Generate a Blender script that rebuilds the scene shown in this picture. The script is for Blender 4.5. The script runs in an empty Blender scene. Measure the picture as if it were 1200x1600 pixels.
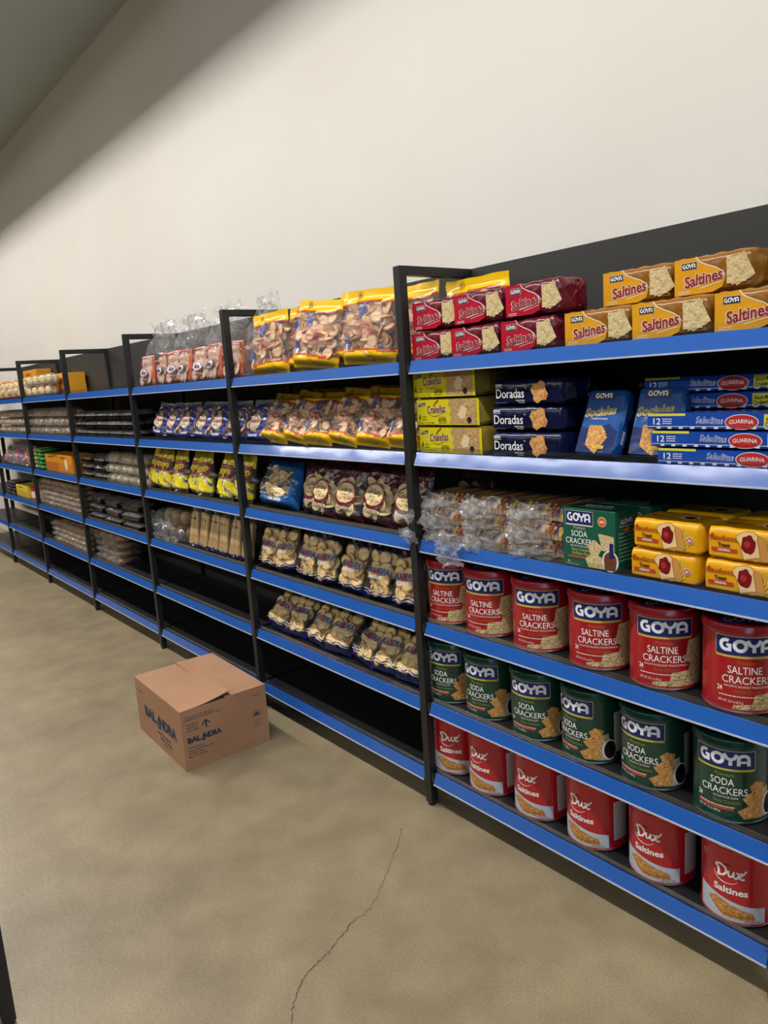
import bpy, bmesh, math, random
from mathutils import Vector, Matrix, noise
from mathutils.geometry import tessellate_polygon
R = math.radians
C = bpy.context.scene.collection
SC = bpy.context.scene

# ------------------------------------------------------------------ camera
cam_d = bpy.data.cameras.new('camera'); cam = bpy.data.objects.new('camera', cam_d); C.objects.link(cam)
CX, CY, CZ = 1.8231, -1.5465, 1.4615
YAW, PIT, ROL, FPX = 0.89966, -0.17468, -0.06870, 1169.19
_F = Vector((-math.sin(YAW)*math.cos(PIT), math.cos(YAW)*math.cos(PIT), math.sin(PIT)))
_R = Vector((math.cos(YAW), math.sin(YAW), 0)); _U = _R.cross(_F)
_R2 = _R*math.cos(ROL)+_U*math.sin(ROL); _U2 = -_R*math.sin(ROL)+_U*math.cos(ROL)
_m = Matrix((_R2, _U2, -_F)).transposed().to_4x4(); _m.translation = (CX, CY, CZ)
cam.matrix_world = _m
cam_d.sensor_fit = 'VERTICAL'; cam_d.sensor_height = 36; cam_d.lens = FPX*36/1600
cam_d.clip_start = .02; cam_d.clip_end = 100
SC.camera = cam

# ------------------------------------------------------------------ light and exposure
SC.view_settings.view_transform = 'Standard'; SC.view_settings.look = 'None'
SC.view_settings.gamma = 1; SC.view_settings.exposure = 0.0; SC.view_settings.use_curve_mapping = False
SC.cycles.transparent_max_bounces = 24; SC.cycles.max_bounces = 8; SC.cycles.use_denoising = True
SC.cycles.sample_clamp_indirect = 4
W = bpy.data.worlds.new('world'); SC.world = W; W.use_nodes = True
W.node_tree.nodes['Background'].inputs[0].default_value = (.75, .85, 1, 1)
W.node_tree.nodes['Background'].inputs[1].default_value = .05
STRIP_Y, STRIP_Z = -1.2, 3.62
def area(name, loc, sx, sy, power, col, rot=(0, 0, 0)):
    l = bpy.data.lights.new(name, 'AREA'); l.shape = 'RECTANGLE'; l.size = sx; l.size_y = sy
    l.energy = power; l.color = col
    o = bpy.data.objects.new(name, l); C.objects.link(o); o.location = loc; o.rotation_euler = rot; return o
area('strip_light_near_shelves', (-2.6, STRIP_Y, STRIP_Z), 13.6, .12, 308, (1, .985, .975))
area('strip_light_far_aisle', (-2.6, -4.6, STRIP_Z), 13.6, .12, 235, (1, .985, .975))
area('cool_fill_light', (5.9, -4.0, 2.9), 1.0, 6, 66, (.32, .64, 1), (0, R(90), 0))  # added blue fill with no window behind it, cools the shaded wall and ceiling

# ------------------------------------------------------------------ materials
def S(h):
    h = h.lstrip('#'); v = [int(h[i:i+2], 16)/255 for i in (0, 2, 4)]
    return tuple((c/12.92 if c <= .04045 else ((c+.055)/1.055)**2.4) for c in v)+(1,)
_mats = {}
def mat(name, col, rough=.45, metal=0, bump=0, bscale=40, coat=0, var=None, vscale=12, detail=3, spec=None, broad=None):
    key = name
    if key in _mats: return _mats[key]
    m = bpy.data.materials.new(name); m.use_nodes = True; nt = m.node_tree; b = nt.nodes['Principled BSDF']
    b.inputs['Base Color'].default_value = S(col); b.inputs['Roughness'].default_value = rough
    b.inputs['Metallic'].default_value = metal; b.inputs['Coat Weight'].default_value = coat
    b.inputs['Coat Roughness'].default_value = .08
    if spec is not None: b.inputs['Specular IOR Level'].default_value = spec
    tc = nt.nodes.new('ShaderNodeTexCoord')
    if var:
        n = nt.nodes.new('ShaderNodeTexNoise'); n.inputs['Scale'].default_value = vscale; n.inputs['Detail'].default_value = detail
        nt.links.new(tc.outputs['Object'], n.inputs['Vector'])
        r = nt.nodes.new('ShaderNodeValToRGB'); r.color_ramp.elements[0].position = .35; r.color_ramp.elements[1].position = .65
        r.color_ramp.elements[0].color = S(col); r.color_ramp.elements[1].color = S(var)
        nt.links.new(n.outputs['Fac'], r.inputs[0]); nt.links.new(r.outputs[0], b.inputs['Base Color'])
    if bump:
        n = nt.nodes.new('ShaderNodeTexNoise'); n.inputs['Scale'].default_value = bscale; n.inputs['Detail'].default_value = 2
        nt.links.new(tc.outputs['Object'], n.inputs['Vector'])
        bp = nt.nodes.new('ShaderNodeBump'); bp.inputs['Strength'].default_value = bump; bp.inputs['Distance'].default_value = .01
        nt.links.new(n.outputs['Fac'], bp.inputs['Height']); nt.links.new(bp.outputs[0], b.inputs['Normal'])
        if coat: nt.links.new(bp.outputs[0], b.inputs['Coat Normal'])
    _mats[key] = m; return m
def ink(h, rough=.4): return mat('ink_'+h.lstrip('#')+('' if rough == .4 else '_%d' % (rough*100)), h, rough)
def foil(h, bump=.35, bs=28): return mat('wrapper_%s_%d_%d' % (h.lstrip('#'), bump*100, bs), h, .23, 0, bump, bs)
def film(name, haze=.10, rough=.12, bump=.6, bs=22, tint='#ffffff', gloss=.30):
    """clear crinkled plastic"""
    if name in _mats: return _mats[name]
    m = bpy.data.materials.new(name); m.use_nodes = True; nt = m.node_tree; N = nt.nodes; L = nt.links
    N.remove(N['Principled BSDF']); out = N['Material Output']
    tc = N.new('ShaderNodeTexCoord')
    n = N.new('ShaderNodeTexNoise'); n.inputs['Scale'].default_value = bs; n.inputs['Detail'].default_value = 2; n.inputs['Distortion'].default_value = 1.2
    L.new(tc.outputs['Object'], n.inputs['Vector'])
    bp = N.new('ShaderNodeBump'); bp.inputs['Strength'].default_value = bump; bp.inputs['Distance'].default_value = .012
    L.new(n.outputs['Fac'], bp.inputs['Height'])
    tr = N.new('ShaderNodeBsdfTransparent'); tr.inputs[0].default_value = S(tint)
    gl = N.new('ShaderNodeBsdfGlossy'); gl.inputs['Roughness'].default_value = rough; L.new(bp.outputs[0], gl.inputs['Normal'])
    df = N.new('ShaderNodeBsdfDiffuse'); df.inputs[0].default_value = (.85, .85, .85, 1); L.new(bp.outputs[0], df.inputs['Normal'])
    fr = N.new('ShaderNodeFresnel'); fr.inputs['IOR'].default_value = 1.45; L.new(bp.outputs[0], fr.inputs['Normal'])
    ma = N.new('ShaderNodeMath'); ma.operation = 'MULTIPLY_ADD'; ma.inputs[1].default_value = gloss*2; ma.inputs[2].default_value = .01
    L.new(fr.outputs[0], ma.inputs[0]); ma.use_clamp = True
    tl = N.new('ShaderNodeBsdfTranslucent'); tl.inputs[0].default_value = (.9, .9, .9, 1); L.new(bp.outputs[0], tl.inputs['Normal'])
    md = N.new('ShaderNodeMixShader'); md.inputs[0].default_value = .45; L.new(df.outputs[0], md.inputs[1]); L.new(tl.outputs[0], md.inputs[2])
    m1 = N.new('ShaderNodeMixShader'); m1.inputs[0].default_value = haze; L.new(tr.outputs[0], m1.inputs[1]); L.new(md.outputs[0], m1.inputs[2])
    m2 = N.new('ShaderNodeMixShader'); L.new(ma.outputs[0], m2.inputs[0]); L.new(m1.outputs[0], m2.inputs[1]); L.new(gl.outputs[0], m2.inputs[2])
    L.new(m2.outputs[0], out.inputs[0]); _mats[name] = m; return m
BLACK = mat('shelf_black_metal', '#1b1b1c', .42, 0, .05, 300)
PANEL = mat('back_panel_black', '#302f2b', .5, 0, .04, 200)
BLUE = mat('rail_blue_plastic', '#2459a8', .22, 0, .12, 6, .6)
EDGE = mat('rail_white_edge', '#b9bcc4', .35)
CLEAR = film('clear_guard_plastic', .012, .05, .05, 4, '#fbfcfd', .15)
FILM = film('clear_bag_film', .03, .14, .9, 24, '#ffffff', .17)
FILM2 = film('clear_bag_film_crinkled', .11, .18, 1.0, 26, '#ffffff', .16)
SHELL = film('clear_clamshell_plastic', .15, .08, .5, 60, '#fbfbf8', .22)
FILM3 = film('clear_wrap_bunched', .26, .14, 1.0, 22, '#ffffff', .25)
BLACKPL = mat('black_tray_plastic', '#141414', .22)

def biscuit_mat(name, c1, c2, c3, scale=70, rim=None):
    if name in _mats: return _mats[name]
    m = bpy.data.materials.new(name); m.use_nodes = True; nt = m.node_tree; N = nt.nodes; L = nt.links; b = N['Principled BSDF']
    b.inputs['Roughness'].default_value = .7
    tc = N.new('ShaderNodeTexCoord'); n = N.new('ShaderNodeTexNoise'); n.inputs['Scale'].default_value = scale; n.inputs['Detail'].default_value = 4
    L.new(tc.outputs['Object'], n.inputs['Vector'])
    r = N.new('ShaderNodeValToRGB'); e = r.color_ramp.elements
    e[0].position = .3; e[0].color = S(c1); e[1].position = .72; e[1].color = S(c3); q = e.new(.5); q.color = S(c2)
    L.new(n.outputs['Fac'], r.inputs[0]); L.new(r.outputs[0], b.inputs['Base Color'])
    if rim:
        g = N.new('ShaderNodeTexGradient'); g.gradient_type = 'SPHERICAL'; mp = N.new('ShaderNodeMapping'); mp.inputs['Scale'].default_value = (1/rim[0],)*3
        L.new(tc.outputs['Object'], mp.inputs[0]); L.new(mp.outputs[0], g.inputs[0])
        rr_ = N.new('ShaderNodeValToRGB'); rr_.color_ramp.elements[0].position = .02; rr_.color_ramp.elements[0].color = (1, 1, 1, 1); rr_.color_ramp.elements[1].position = .30; rr_.color_ramp.elements[1].color = (0, 0, 0, 1)
        L.new(g.outputs['Fac'], rr_.inputs[0]); mx = N.new('ShaderNodeMix'); mx.data_type = 'RGBA'; mx.inputs[7].default_value = S(rim[1])
        L.new(rr_.outputs[0], mx.inputs[0]); L.new(r.outputs[0], mx.inputs[6]); L.new(mx.outputs[2], b.inputs['Base Color'])
    bp = N.new('ShaderNodeBump'); bp.inputs['Strength'].default_value = .4; bp.inputs['Distance'].default_value = .004
    L.new(n.outputs['Fac'], bp.inputs['Height']); L.new(bp.outputs[0], b.inputs['Normal'])
    _mats[name] = m; return m
BISC = biscuit_mat('pale_biscuit', '#e0b368', '#f2cf88', '#fae2a8', 45, (.029, '#8f5f2c'))
BISC_PINK = biscuit_mat('rosy_biscuit', '#d69a68', '#f0c496', '#fbdcb4', 45, (.0245, '#9a6238'))
BISC_PRINT = biscuit_mat('printed_cracker', '#a98a52', '#cdb580', '#dcc999', 160)
BISC_GOLD = biscuit_mat('printed_golden_cracker', '#a2672a', '#c98c46', '#e0b06a', 160)

# ------------------------------------------------------------------ mesh builder
class MB:
    def __init__(s): s.v = []; s.f = []; s.m = []; s.mats = []; s.sm = []
    def mi(s, m):
        if m not in s.mats: s.mats.append(m)
        return s.mats.index(m)
    def add(s, vs, fs, m, smooth=False, M=None):
        o = len(s.v); k = s.mi(m)
        for v in vs: s.v.append(tuple(M @ Vector(v)) if M is not None else tuple(v))
        for f in fs: s.f.append(tuple(i+o for i in f)); s.m.append(k); s.sm.append(smooth)
        return s
    def box(s, x0, y0, z0, x1, y1, z1, m, M=None):
        vs = [(x, y, z) for x in (x0, x1) for y in (y0, y1) for z in (z0, z1)]
        return s.add(vs, [(0, 1, 3, 2), (4, 6, 7, 5), (0, 4, 5, 1), (2, 3, 7, 6), (0, 2, 6, 4), (1, 5, 7, 3)], m, False, M)
    def lathe(s, prof, m, n=48, M=None, smooth=True, cap=True):
        vs = []; fs = []
        for r, z in prof:
            for i in range(n): a = 2*math.pi*i/n; vs.append((r*math.cos(a), r*math.sin(a), z))
        for k in range(len(prof)-1):
            for i in range(n): j = (i+1) % n; fs.append((k*n+i, k*n+j, (k+1)*n+j, (k+1)*n+i))
        s.add(vs, fs, m, smooth, M)
        if cap:
            s.add(vs[:n], [tuple(reversed(range(n)))], m, False, M); s.add(vs[-n:], [tuple(range(n))], m, False, M)
        return s
    def grid(s, fn, nu, nv, m, smooth=True, mfn=None, M=None):
        vs = [fn(i/nu, j/nv) for j in range(nv+1) for i in range(nu+1)]
        o = len(s.v)
        for v in vs: s.v.append(tuple(M @ Vector(v)) if M is not None else tuple(v))
        for j in range(nv):
            for i in range(nu):
                a = o+j*(nu+1)+i; s.f.append((a, a+1, a+nu+2, a+nu+1)); s.sm.append(smooth)
                s.m.append(s.mi(mfn((i+.5)/nu, (j+.5)/nv) if mfn else m))
        return s
    def mesh(s, name):
        me = bpy.data.meshes.new(name); me.from_pydata(s.v, [], s.f)
        for m in s.mats: me.materials.append(m)
        me.polygons.foreach_set('material_index', s.m); me.polygons.foreach_set('use_smooth', s.sm)
        me.update(); return me
    def build(s, name, parent=None, loc=(0, 0, 0), rot=(0, 0, 0), bevel=0):
        o = bpy.data.objects.new(name, s.mesh(name)); C.objects.link(o); o.location = loc; o.rotation_euler = rot
        if parent: o.parent = parent
        if bevel:
            b = o.modifiers.new('bevel', 'BEVEL'); b.width = bevel; b.segments = 2; b.limit_method = 'ANGLE'
        return o
def thing(name, label, cat, loc=(0, 0, 0), rot=(0, 0, 0), group=None):
    o = bpy.data.objects.new(name, None); C.objects.link(o); o.empty_display_size = .02
    o.location = loc; o.rotation_euler = rot; o['label'] = label; o['category'] = cat
    if group: o['group'] = group
    return o
def dup(root, loc, rot, label, tree):
    """copy a thing and its parts; tree = [(part, [subparts])]"""
    r = root.copy(); C.objects.link(r); r.location = loc; r.rotation_euler = rot; r['label'] = label
    for p, subs in tree:
        c = p.copy(); C.objects.link(c); c.parent = r
        for q in subs:
            d = q.copy(); C.objects.link(d); d.parent = c
    return r
class Proto:
    """first placement moves the prototype itself, later ones copy it"""
    def __init__(s, root, tree): s.root = root; s.tree = tree; s.used = False
    def put(s, loc, rot, label, group=None, scale=None):
        if not s.used: o = s.root; s.used = True; o.location = loc; o.rotation_euler = rot; o['label'] = label
        else: o = dup(s.root, loc, rot, label, s.tree)
        if group: o['group'] = group
        if scale: o.scale = scale
        return o
def structure(name, mb, **k):
    o = mb.build(name, **k); o['kind'] = 'structure'; return o

# ------------------------------------------------------------------ flat artwork
_txt = {}
def text_shape(s, shear, bold):
    k = (s, shear, bold)
    if k in _txt: return _txt[k]
    c = bpy.data.curves.new('lettering', 'FONT'); c.body = s; c.size = 1; c.shear = shear; c.offset = bold; c.resolution_u = 3
    o = bpy.data.objects.new('lettering', c); C.objects.link(o)
    dg = bpy.context.evaluated_depsgraph_get(); e = o.evaluated_get(dg); me = e.to_mesh()
    vs = [(v.co.x, v.co.y) for v in me.vertices]; fs = [tuple(p.vertices) for p in me.polygons]
    e.to_mesh_clear(); bpy.data.objects.remove(o); bpy.data.curves.remove(c)
    if vs:
        x0 = min(v[0] for v in vs); x1 = max(v[0] for v in vs)
    else: x0 = x1 = 0
    _txt[k] = ([((x-x0), y) for x, y in vs], fs, x1-x0); return _txt[k]
class Art:
    def __init__(s): s.it = []
    def raw(s, vs, fs, m, L): s.it.append((vs, fs, m, L)); return s
    def poly(s, pts, m, L=1):
        tri = tessellate_polygon([[Vector((x, y, 0)) for x, y in pts]])
        return s.raw(list(pts), [tuple(t) for t in tri], m, L)
    def rect(s, u0, v0, u1, v1, m, L=1): return s.raw([(u0, v0), (u1, v0), (u1, v1), (u0, v1)], [(0, 1, 2, 3)], m, L)
    def oval(s, u, v, a, b, m, L=1, n=28): return s.poly([(u+a*math.cos(2*math.pi*i/n), v+b*math.sin(2*math.pi*i/n)) for i in range(n)], m, L)
    def ribbon(s, pts, w, m, L=1, taper=0):
        n = len(pts); vs = []
        for i, (x, y) in enumerate(pts):
            a = pts[max(i-1, 0)]; b = pts[min(i+1, n-1)]; dx, dy = b[0]-a[0], b[1]-a[1]; l = math.hypot(dx, dy) or 1
            ww = w/2*(1-taper*abs(2*i/(n-1)-1))
            vs += [(x-dy/l*ww, y+dx/l*ww), (x+dy/l*ww, y-dx/l*ww)]
        return s.raw(vs, [(2*i, 2*i+1, 2*i+3, 2*i+2) for i in range(n-1)], m, L)
    def text(s, t, u, v, h, m, L=2, w=None, shear=0, bold=0, align='c', rot=0, arc=0):
        vs, fs, tw = text_shape(t, shear, bold)
        k = h/.70; kx = k if w is None else w/max(tw, 1e-6); W = tw*kx
        ox = {'c': -W/2, 'l': 0, 'r': -W}[align]; c, q = math.cos(R(rot)), math.sin(R(rot)); out = []
        for x, y in vs:
            x = x*kx+ox; y = y*k
            if arc: y += arc*(1-(2*(x-ox)/W-1)**2)
            out.append((u+x*c-y*q, v+x*q+y*c))
        return s.raw(out, fs, m, L)
    def lines(s, u, v, w, n, gap, h, m, L=2, seed=1):
        """rows of unreadably small print, as short word strokes"""
        r = random.Random(seed)
        for i in range(n):
            x = u
            while x < u+w:
                l = r.uniform(.02, .06)*max(w, .04)*2
                s.rect(x, v-i*gap, min(x+l, u+w), v-i*gap+h, m, L); x += l+h*.6
        return s
    def put(s, mb, fn, du=None, dv=None, eps=.0004):
        for vs, fs, m, L in s.it:
            if du or dv:
                bm = bmesh.new(); bv = [bm.verts.new((x, y, 0)) for x, y in vs]
                for f in fs:
                    try: bm.faces.new([bv[i] for i in f])
                    except ValueError: pass
                for ax, st in ((0, du), (1, dv)):
                    if not st or not vs: continue
                    lo = min(v[ax] for v in vs); hi = max(v[ax] for v in vs); k = math.floor(lo/st)+1
                    while k*st < hi:
                        no = (1, 0, 0) if ax == 0 else (0, 1, 0); co = (k*st, 0, 0) if ax == 0 else (0, k*st, 0)
                        bmesh.ops.bisect_plane(bm, geom=bm.verts[:]+bm.edges[:]+bm.faces[:], plane_co=co, plane_no=no, dist=1e-7); k += 1
                bm.verts.index_update(); vs2 = [(v.co.x, v.co.y) for v in bm.verts]; fs2 = [tuple(v.index for v in f.verts) for f in bm.faces]; bm.free()
            else: vs2, fs2 = vs, fs
            mb.add([fn(u, v, L*eps) for u, v in vs2], fs2, m)
def arcp(cx, cy, rx, ry, a0, a1, n=14): return [(cx+rx*math.cos(R(a0+(a1-a0)*i/n)), cy+ry*math.sin(R(a0+(a1-a0)*i/n))) for i in range(n+1)]
def goya(a, u, v, w, h, m, L=2):
    """four fat rounded letters; u,v is the centre"""
    x0 = u-w/2; k = w/3.75; y = v-h/2; t = .25
    def st(p, wd=t, cl=False): a.ribbon([(x0+px*k, y+py*h) for px, py in p], wd*k, m, L)
    st(arcp(.48, .5, .36, .40, 60, 300)); st([(.50, .50), (.84, .50)], .2); st([(.74, .56), (.74, -.02)], .22)
    st(arcp(1.42, .5, .37, .40, 0, 360, 22))
    st([(1.86, .98), (2.05, .62), (2.30, .50), (2.55, .62), (2.74, .98)]); st([(2.30, .55), (2.30, 0)])
    st([(2.85, 0), (2.85, .55)]+arcp(3.2, .55, .35, .34, 180, 0)+[(3.55, 0)]); st([(2.85, .33), (3.55, .33)], .18)
def logo_panel(a, u, v, w, h, L=2, under='#e8c45a', border=None):
    a.rect(u-w/2, v-h/2, u+w/2, v+h/2, ink(border or '#c9c6b0'), L)
    b = .03*h; a.rect(u-w/2+b, v-h/2+b, u+w/2-b, v+h/2-b, ink('#14225f'), L+1)
    a.poly([(u-w/2+b, v-h/2-.10*h)]+[(u-w/2+b+(w-2*b)*i/10, v-h/2-.10*h+.16*h*(1-((i/5)-1)**2)*0) for i in range(1, 11)]+[(u+w/2-b, v-h/2+b), (u-w/2+b, v-h/2+b)], ink(under), L)
    goya(a, u, v+.03*h, w*.86, h*.62, ink('#e9eaec'), L+2)
def flat(x0, z0, y):    # front face mapper, u->x, v->z, facing -y
    return lambda u, v, e: (x0+u, y-e, z0+v)

# ------------------------------------------------------------------ the room
WALL_Y = .40; CEIL = 3.68; X0, X1, Y1 = -14.0, 6.0, -10.0
fl = bpy.data.materials.new('polished_concrete'); fl.use_nodes = True
nt = fl.node_tree; N = nt.nodes; L = nt.links; b = N['Principled BSDF']
tc = N.new('ShaderNodeTexCoord')
def noi(sc, det, dis=0):
    n = N.new('ShaderNodeTexNoise'); n.inputs['Scale'].default_value = sc; n.inputs['Detail'].default_value = det; n.inputs['Distortion'].default_value = dis
    L.new(tc.outputs['Object'], n.inputs['Vector']); return n
def ramp(n, p0, c0, p1, c1):
    r = N.new('ShaderNodeValToRGB'); r.color_ramp.elements[0].position = p0; r.color_ramp.elements[0].color = S(c0)
    r.color_ramp.elements[1].position = p1; r.color_ramp.elements[1].color = S(c1); L.new(n.outputs['Fac'], r.inputs[0]); return r
def mixc(a, b2, fac, mode='MIX'):
    m = N.new('ShaderNodeMix'); m.data_type = 'RGBA'; m.blend_type = mode; m.inputs[0].default_value = fac
    L.new(a.outputs[0] if a.bl_idname != 'ShaderNodeMix' else a.outputs[2], m.inputs[6]); L.new(b2.outputs[0] if b2.bl_idname != 'ShaderNodeMix' else b2.outputs[2], m.inputs[7]); return m
r1 = ramp(noi(1.6, 7, .2), .35, '#7b6c55', .68, '#968564'); r2 = ramp(noi(7, 9, .3), .35, '#8c7c5f', .7, '#b2a280')
r3 = ramp(noi(170, 3), .40, '#8a8a86', .60, '#ffffff')
a1 = mixc(r1, r2, .35); a2 = mixc(a1, r3, .22, 'MULTIPLY')
L.new(a2.outputs[2], b.inputs['Base Color'])
rr = N.new('ShaderNodeMapRange'); rr.inputs[3].default_value = .32; rr.inputs[4].default_value = .58
L.new(noi(3, 4).outputs['Fac'], rr.inputs[0]); L.new(rr.outputs[0], b.inputs['Roughness'])
bp = N.new('ShaderNodeBump'); bp.inputs['Strength'].default_value = .08; bp.inputs['Distance'].default_value = .01; L.new(noi(60, 4).outputs['Fac'], bp.inputs['Height']); L.new(bp.outputs[0], b.inputs['Normal'])
WALLM = mat('wall_paint', '#e3ddd3', .75, 0, .03, 60, 0, '#dfd8cc', 1.2, 5)
CEILM = mat('ceiling_paint', '#a9b3b3', .8)
FARM = mat('far_wall_paint', '#3c3e3f', .85)
structure('floor', MB().box(X0, Y1, -.1, X1, WALL_Y, 0, fl))
structure('ceiling', MB().box(X0, Y1, CEIL, X1, WALL_Y, CEIL+.1, CEILM))
structure('wall_back', MB().box(X0, WALL_Y, -.1, X1, WALL_Y+.1, CEIL+.1, WALLM))
structure('wall_left', MB().box(X0-.1, Y1, -.1, X0, WALL_Y+.1, CEIL+.1, FARM))
structure('wall_right', MB().box(X1, Y1, -.1, X1+.1, WALL_Y+.1, CEIL+.1, FARM))
structure('wall_front', MB().box(X0, Y1-.1, -.1, X1, Y1, CEIL+.1, FARM))
# crack in the slab
rng = random.Random(4)
cp = [(.56, -.98), (.452, -.838), (.400, -.80), (.349, -.726), (.335, -.66), (.323, -.628), (.285, -.53), (.279, -.464), (.235, -.40), (.182, -.326), (.12, -.24), (.041, -.141)]
pts = []
for (xa, ya), (xb, yb) in zip(cp, cp[1:]):
    for i in range(9):
        t = i/9; pts.append((xa+(xb-xa)*t+rng.uniform(-.004, .004), ya+(yb-ya)*t+rng.uniform(-.004, .004)))
cr = MB(); vs = []
for i, (x, y) in enumerate(pts):
    w = (.0013 if i < 55 else .0007)*rng.uniform(.4, 1.5); vs += [(x-w, y, .0006), (x+w, y+.0005, .0006)]
cr.add(vs, [(2*i, 2*i+1, 2*i+3, 2*i+2) for i in range(len(pts)-1)], mat('crack_dark', '#4a4034', .9))
structure('floor_crack', cr)
# recessed-looking strip fixtures screwed to the ceiling
WHITE = mat('fixture_white', '#e8e8e6', .5)
for k, (fy, lab) in enumerate(((STRIP_Y, 'long white strip light over the aisle of stocked shelves'), (-4.6, 'long white strip light over the second aisle'))):
    t = thing('ceiling_light', lab, 'light', (-2.6, fy, 3.52), group='strip lights on the ceiling')
    h = MB()
    h.box(-6.85, -.27, .14, 6.85, .27, .16, WHITE); h.box(-6.85, -.27, 0, 6.85, -.25, .14, WHITE); h.box(-6.85, .25, 0, 6.85, .27, .14, WHITE)
    h.box(-6.87, -.27, 0, -6.85, .27, .16, WHITE); h.box(6.85, -.27, 0, 6.87, .27, .16, WHITE)
    h.build('housing', t)

# ------------------------------------------------------------------ shelving
ZL = [1.4726, 1.1885, .9066, .6268, .3466, .0883]; SURF = [z+.0368 for z in ZL]
H = 1.80; SP = 1.1589; PW = .03; LIPX = .0456; DEP = .326
def bay_parts(t, last=False, panel=True, wid=SP):
    for px in ([0] if not last else [0, wid]):
        fr = MB().box(px, 0, .012, px+PW, .03, H, BLACK).build('front_post', t, bevel=.0015)
        MB().lathe([(.013, 0), (.014, .004), (.012, .012)], BLACK, 20, Matrix.Translation((px+.015, .015, 0))).build('foot', fr)
        MB().box(px, .03, H-.028, px+PW, DEP, H, BLACK).build('top_bar', t, bevel=.001)
        MB().box(px, DEP-.03, 0, px+PW, DEP, H-.028, BLACK).build('rear_post', t)
    if panel:
        MB().box(PW+.001, DEP-.012, .06, wid-.001, DEP-.002, H, PANEL).build('back_panel', t)
    for z in ZL:
        sh = MB()
        sh.box(PW+.001, .018, z+.012, wid-.001, DEP-.014, z+.036, BLACK)
        sh.box(PW+.001, .004, z+.004, LIPX-.002, .026, z+.036, BLACK); sh.box(wid-.012, .01, z+.006, wid-.001, .026, z+.036, BLACK)
        s = sh.build('shelf', t)
        lip = MB(); x0, x1 = LIPX, wid-.004
        prof = [(.0, z+.003), (.012, z+.040), (.016, z+.040), (.017, z+.012), (.006, z+.003)]
        vs = [(x, y, zz) for x in (x0, x1) for y, zz in prof]; n = len(prof)
        lip.add(vs, [(i, i+n, (i+1) % n+n, (i+1) % n) for i in range(n)]+[tuple(range(n)), tuple(reversed(range(n, 2*n)))], BLUE)
        lip.box(x0, -.002, z, x1, .006, z+.004, EDGE)
        lip.build('price_rail', s)
        g = MB().box(x0, .0175, z+.036, x1, .0187, z+.056, CLEAR).box(x0, .0172, z+.055, x1, .019, z+.0562, EDGE if False else CLEAR)
        g.build('front_guard', s)
names = ['nearest one, canisters on its lowest three shelves', 'biscuit bags on five shelves above an empty lowest',
         'orange-edged packs on top, two empty lowest shelves', 'bare top shelf and black trays below it', 'gridded stacks of clear tubs on two shelves',
         'fruit-coloured bags and a small yellow pack', 'farthest one, open at the back']
bays = []
for k in range(7):
    t = thing('shelving_unit', 'black shelving unit with blue rails, '+names[k], 'shelving', (-k*SP, 0, 0), group='black shelving along the wall')
    bay_parts(t, last=(k == 0), panel=(k != 6)); bays.append(t)
t = thing('shelving_unit', 'black shelving unit across the aisle, only its corner post seen', 'shelving', (-.005, -2.514, 0), (0, 0, math.pi/2))
bay_parts(t, last=True)

# ------------------------------------------------------------------ canisters
CR, CH = .086, .190
def cyl(rad): return lambda u, v, e: ((rad+e)*math.sin(u/rad), -(rad+e)*math.cos(u/rad), v)
def canister(name, cat, body_c, lid_c, art, lidtext):
    t = thing(name, '', cat)
    bm_ = MB(); bc = mat('can_'+body_c[1:], body_c, .3, 0, 0, 40, .3)
    bm_.lathe([(CR-.004, .0), (CR-.001, .002), (CR, .005), (CR, .008), (CR-.0015, .011), (CR-.0015, CH-.008), (CR, CH-.005), (CR, CH)], bc, 64)
    bm_.lathe([(CR-.001, .001), (CR+.0008, .003), (CR+.0008, .006), (CR-.001, .008)], mat('tin_rim', '#9a9a98', .3, 1), 64, cap=False)
    body = bm_.build('body', t)
    art.it.insert(0, ([(-.265, .0115), (.265, .0115), (.265, CH-.0085), (-.265, CH-.0085)], [(0, 1, 2, 3)], bc, .2)); lb = MB(); art.put(lb, cyl(CR-.0012), .008, None, .0003); lab = lb.build('printed_label', t)
    fa = Art(); fu = .085 if lidtext == 'ring' else .128; fa.rect(fu, .03, fu+.052, .145, ink('#c6c5c0'), 1); fa.lines(fu+.004, .137, .044, 15, .0074, .002, ink('#55534f'), 2, 5)
    fb = MB(); fa.put(fb, cyl(CR-.0012), .008, None, .0003); facts = fb.build('facts_panel', t)
    lc = mat('lid_'+lid_c[1:], lid_c, .25, 0, 0, 40, .4)
    lm = MB().lathe([(CR+.0015, CH-.001), (CR+.0025, CH+.001), (CR+.0025, CH+.004), (CR+.0012, CH+.006), (CR+.0012, CH+.016), (CR-.001, CH+.019), (CR-.006, CH+.020), (CR-.010, CH+.016)], lc, 64, cap=False)
    lm.lathe([(CR-.010, CH+.016), (.001, CH+.016)], lc, 64, cap=False)
    lid = lm.build('lid', t); sub = []
    if lidtext == 'goya':
        la = Art(); la.rect(-.055, -.024, .055, .024, ink('#14225f'), 1); goya(la, 0, 0, .09, .030, ink('#dcdde2'), 2)
        k = MB(); la.put(k, lambda u, v, e: (u, v-.03, CH+.0162+e)); sub.append(k.build('lid_emblem', lid))
    elif lidtext == 'ring':
        la = Art(); la.text('RESEALABLE STAY FRESH CANISTER', 0, CH+.0075, .0055, ink('#e8dcd6'), 1, .135)
        k = MB(); la.put(k, cyl(CR+.0014), .006, None, .0003); sub.append(k.build('lid_print', lid))
    return Proto(t, [(body, []), (lab, []), (facts, []), (lid, sub)])
WHT = ink('#ece9e2'); CRM = ink('#efe3cb'); GOLD = ink('#c99a3d')
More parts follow.
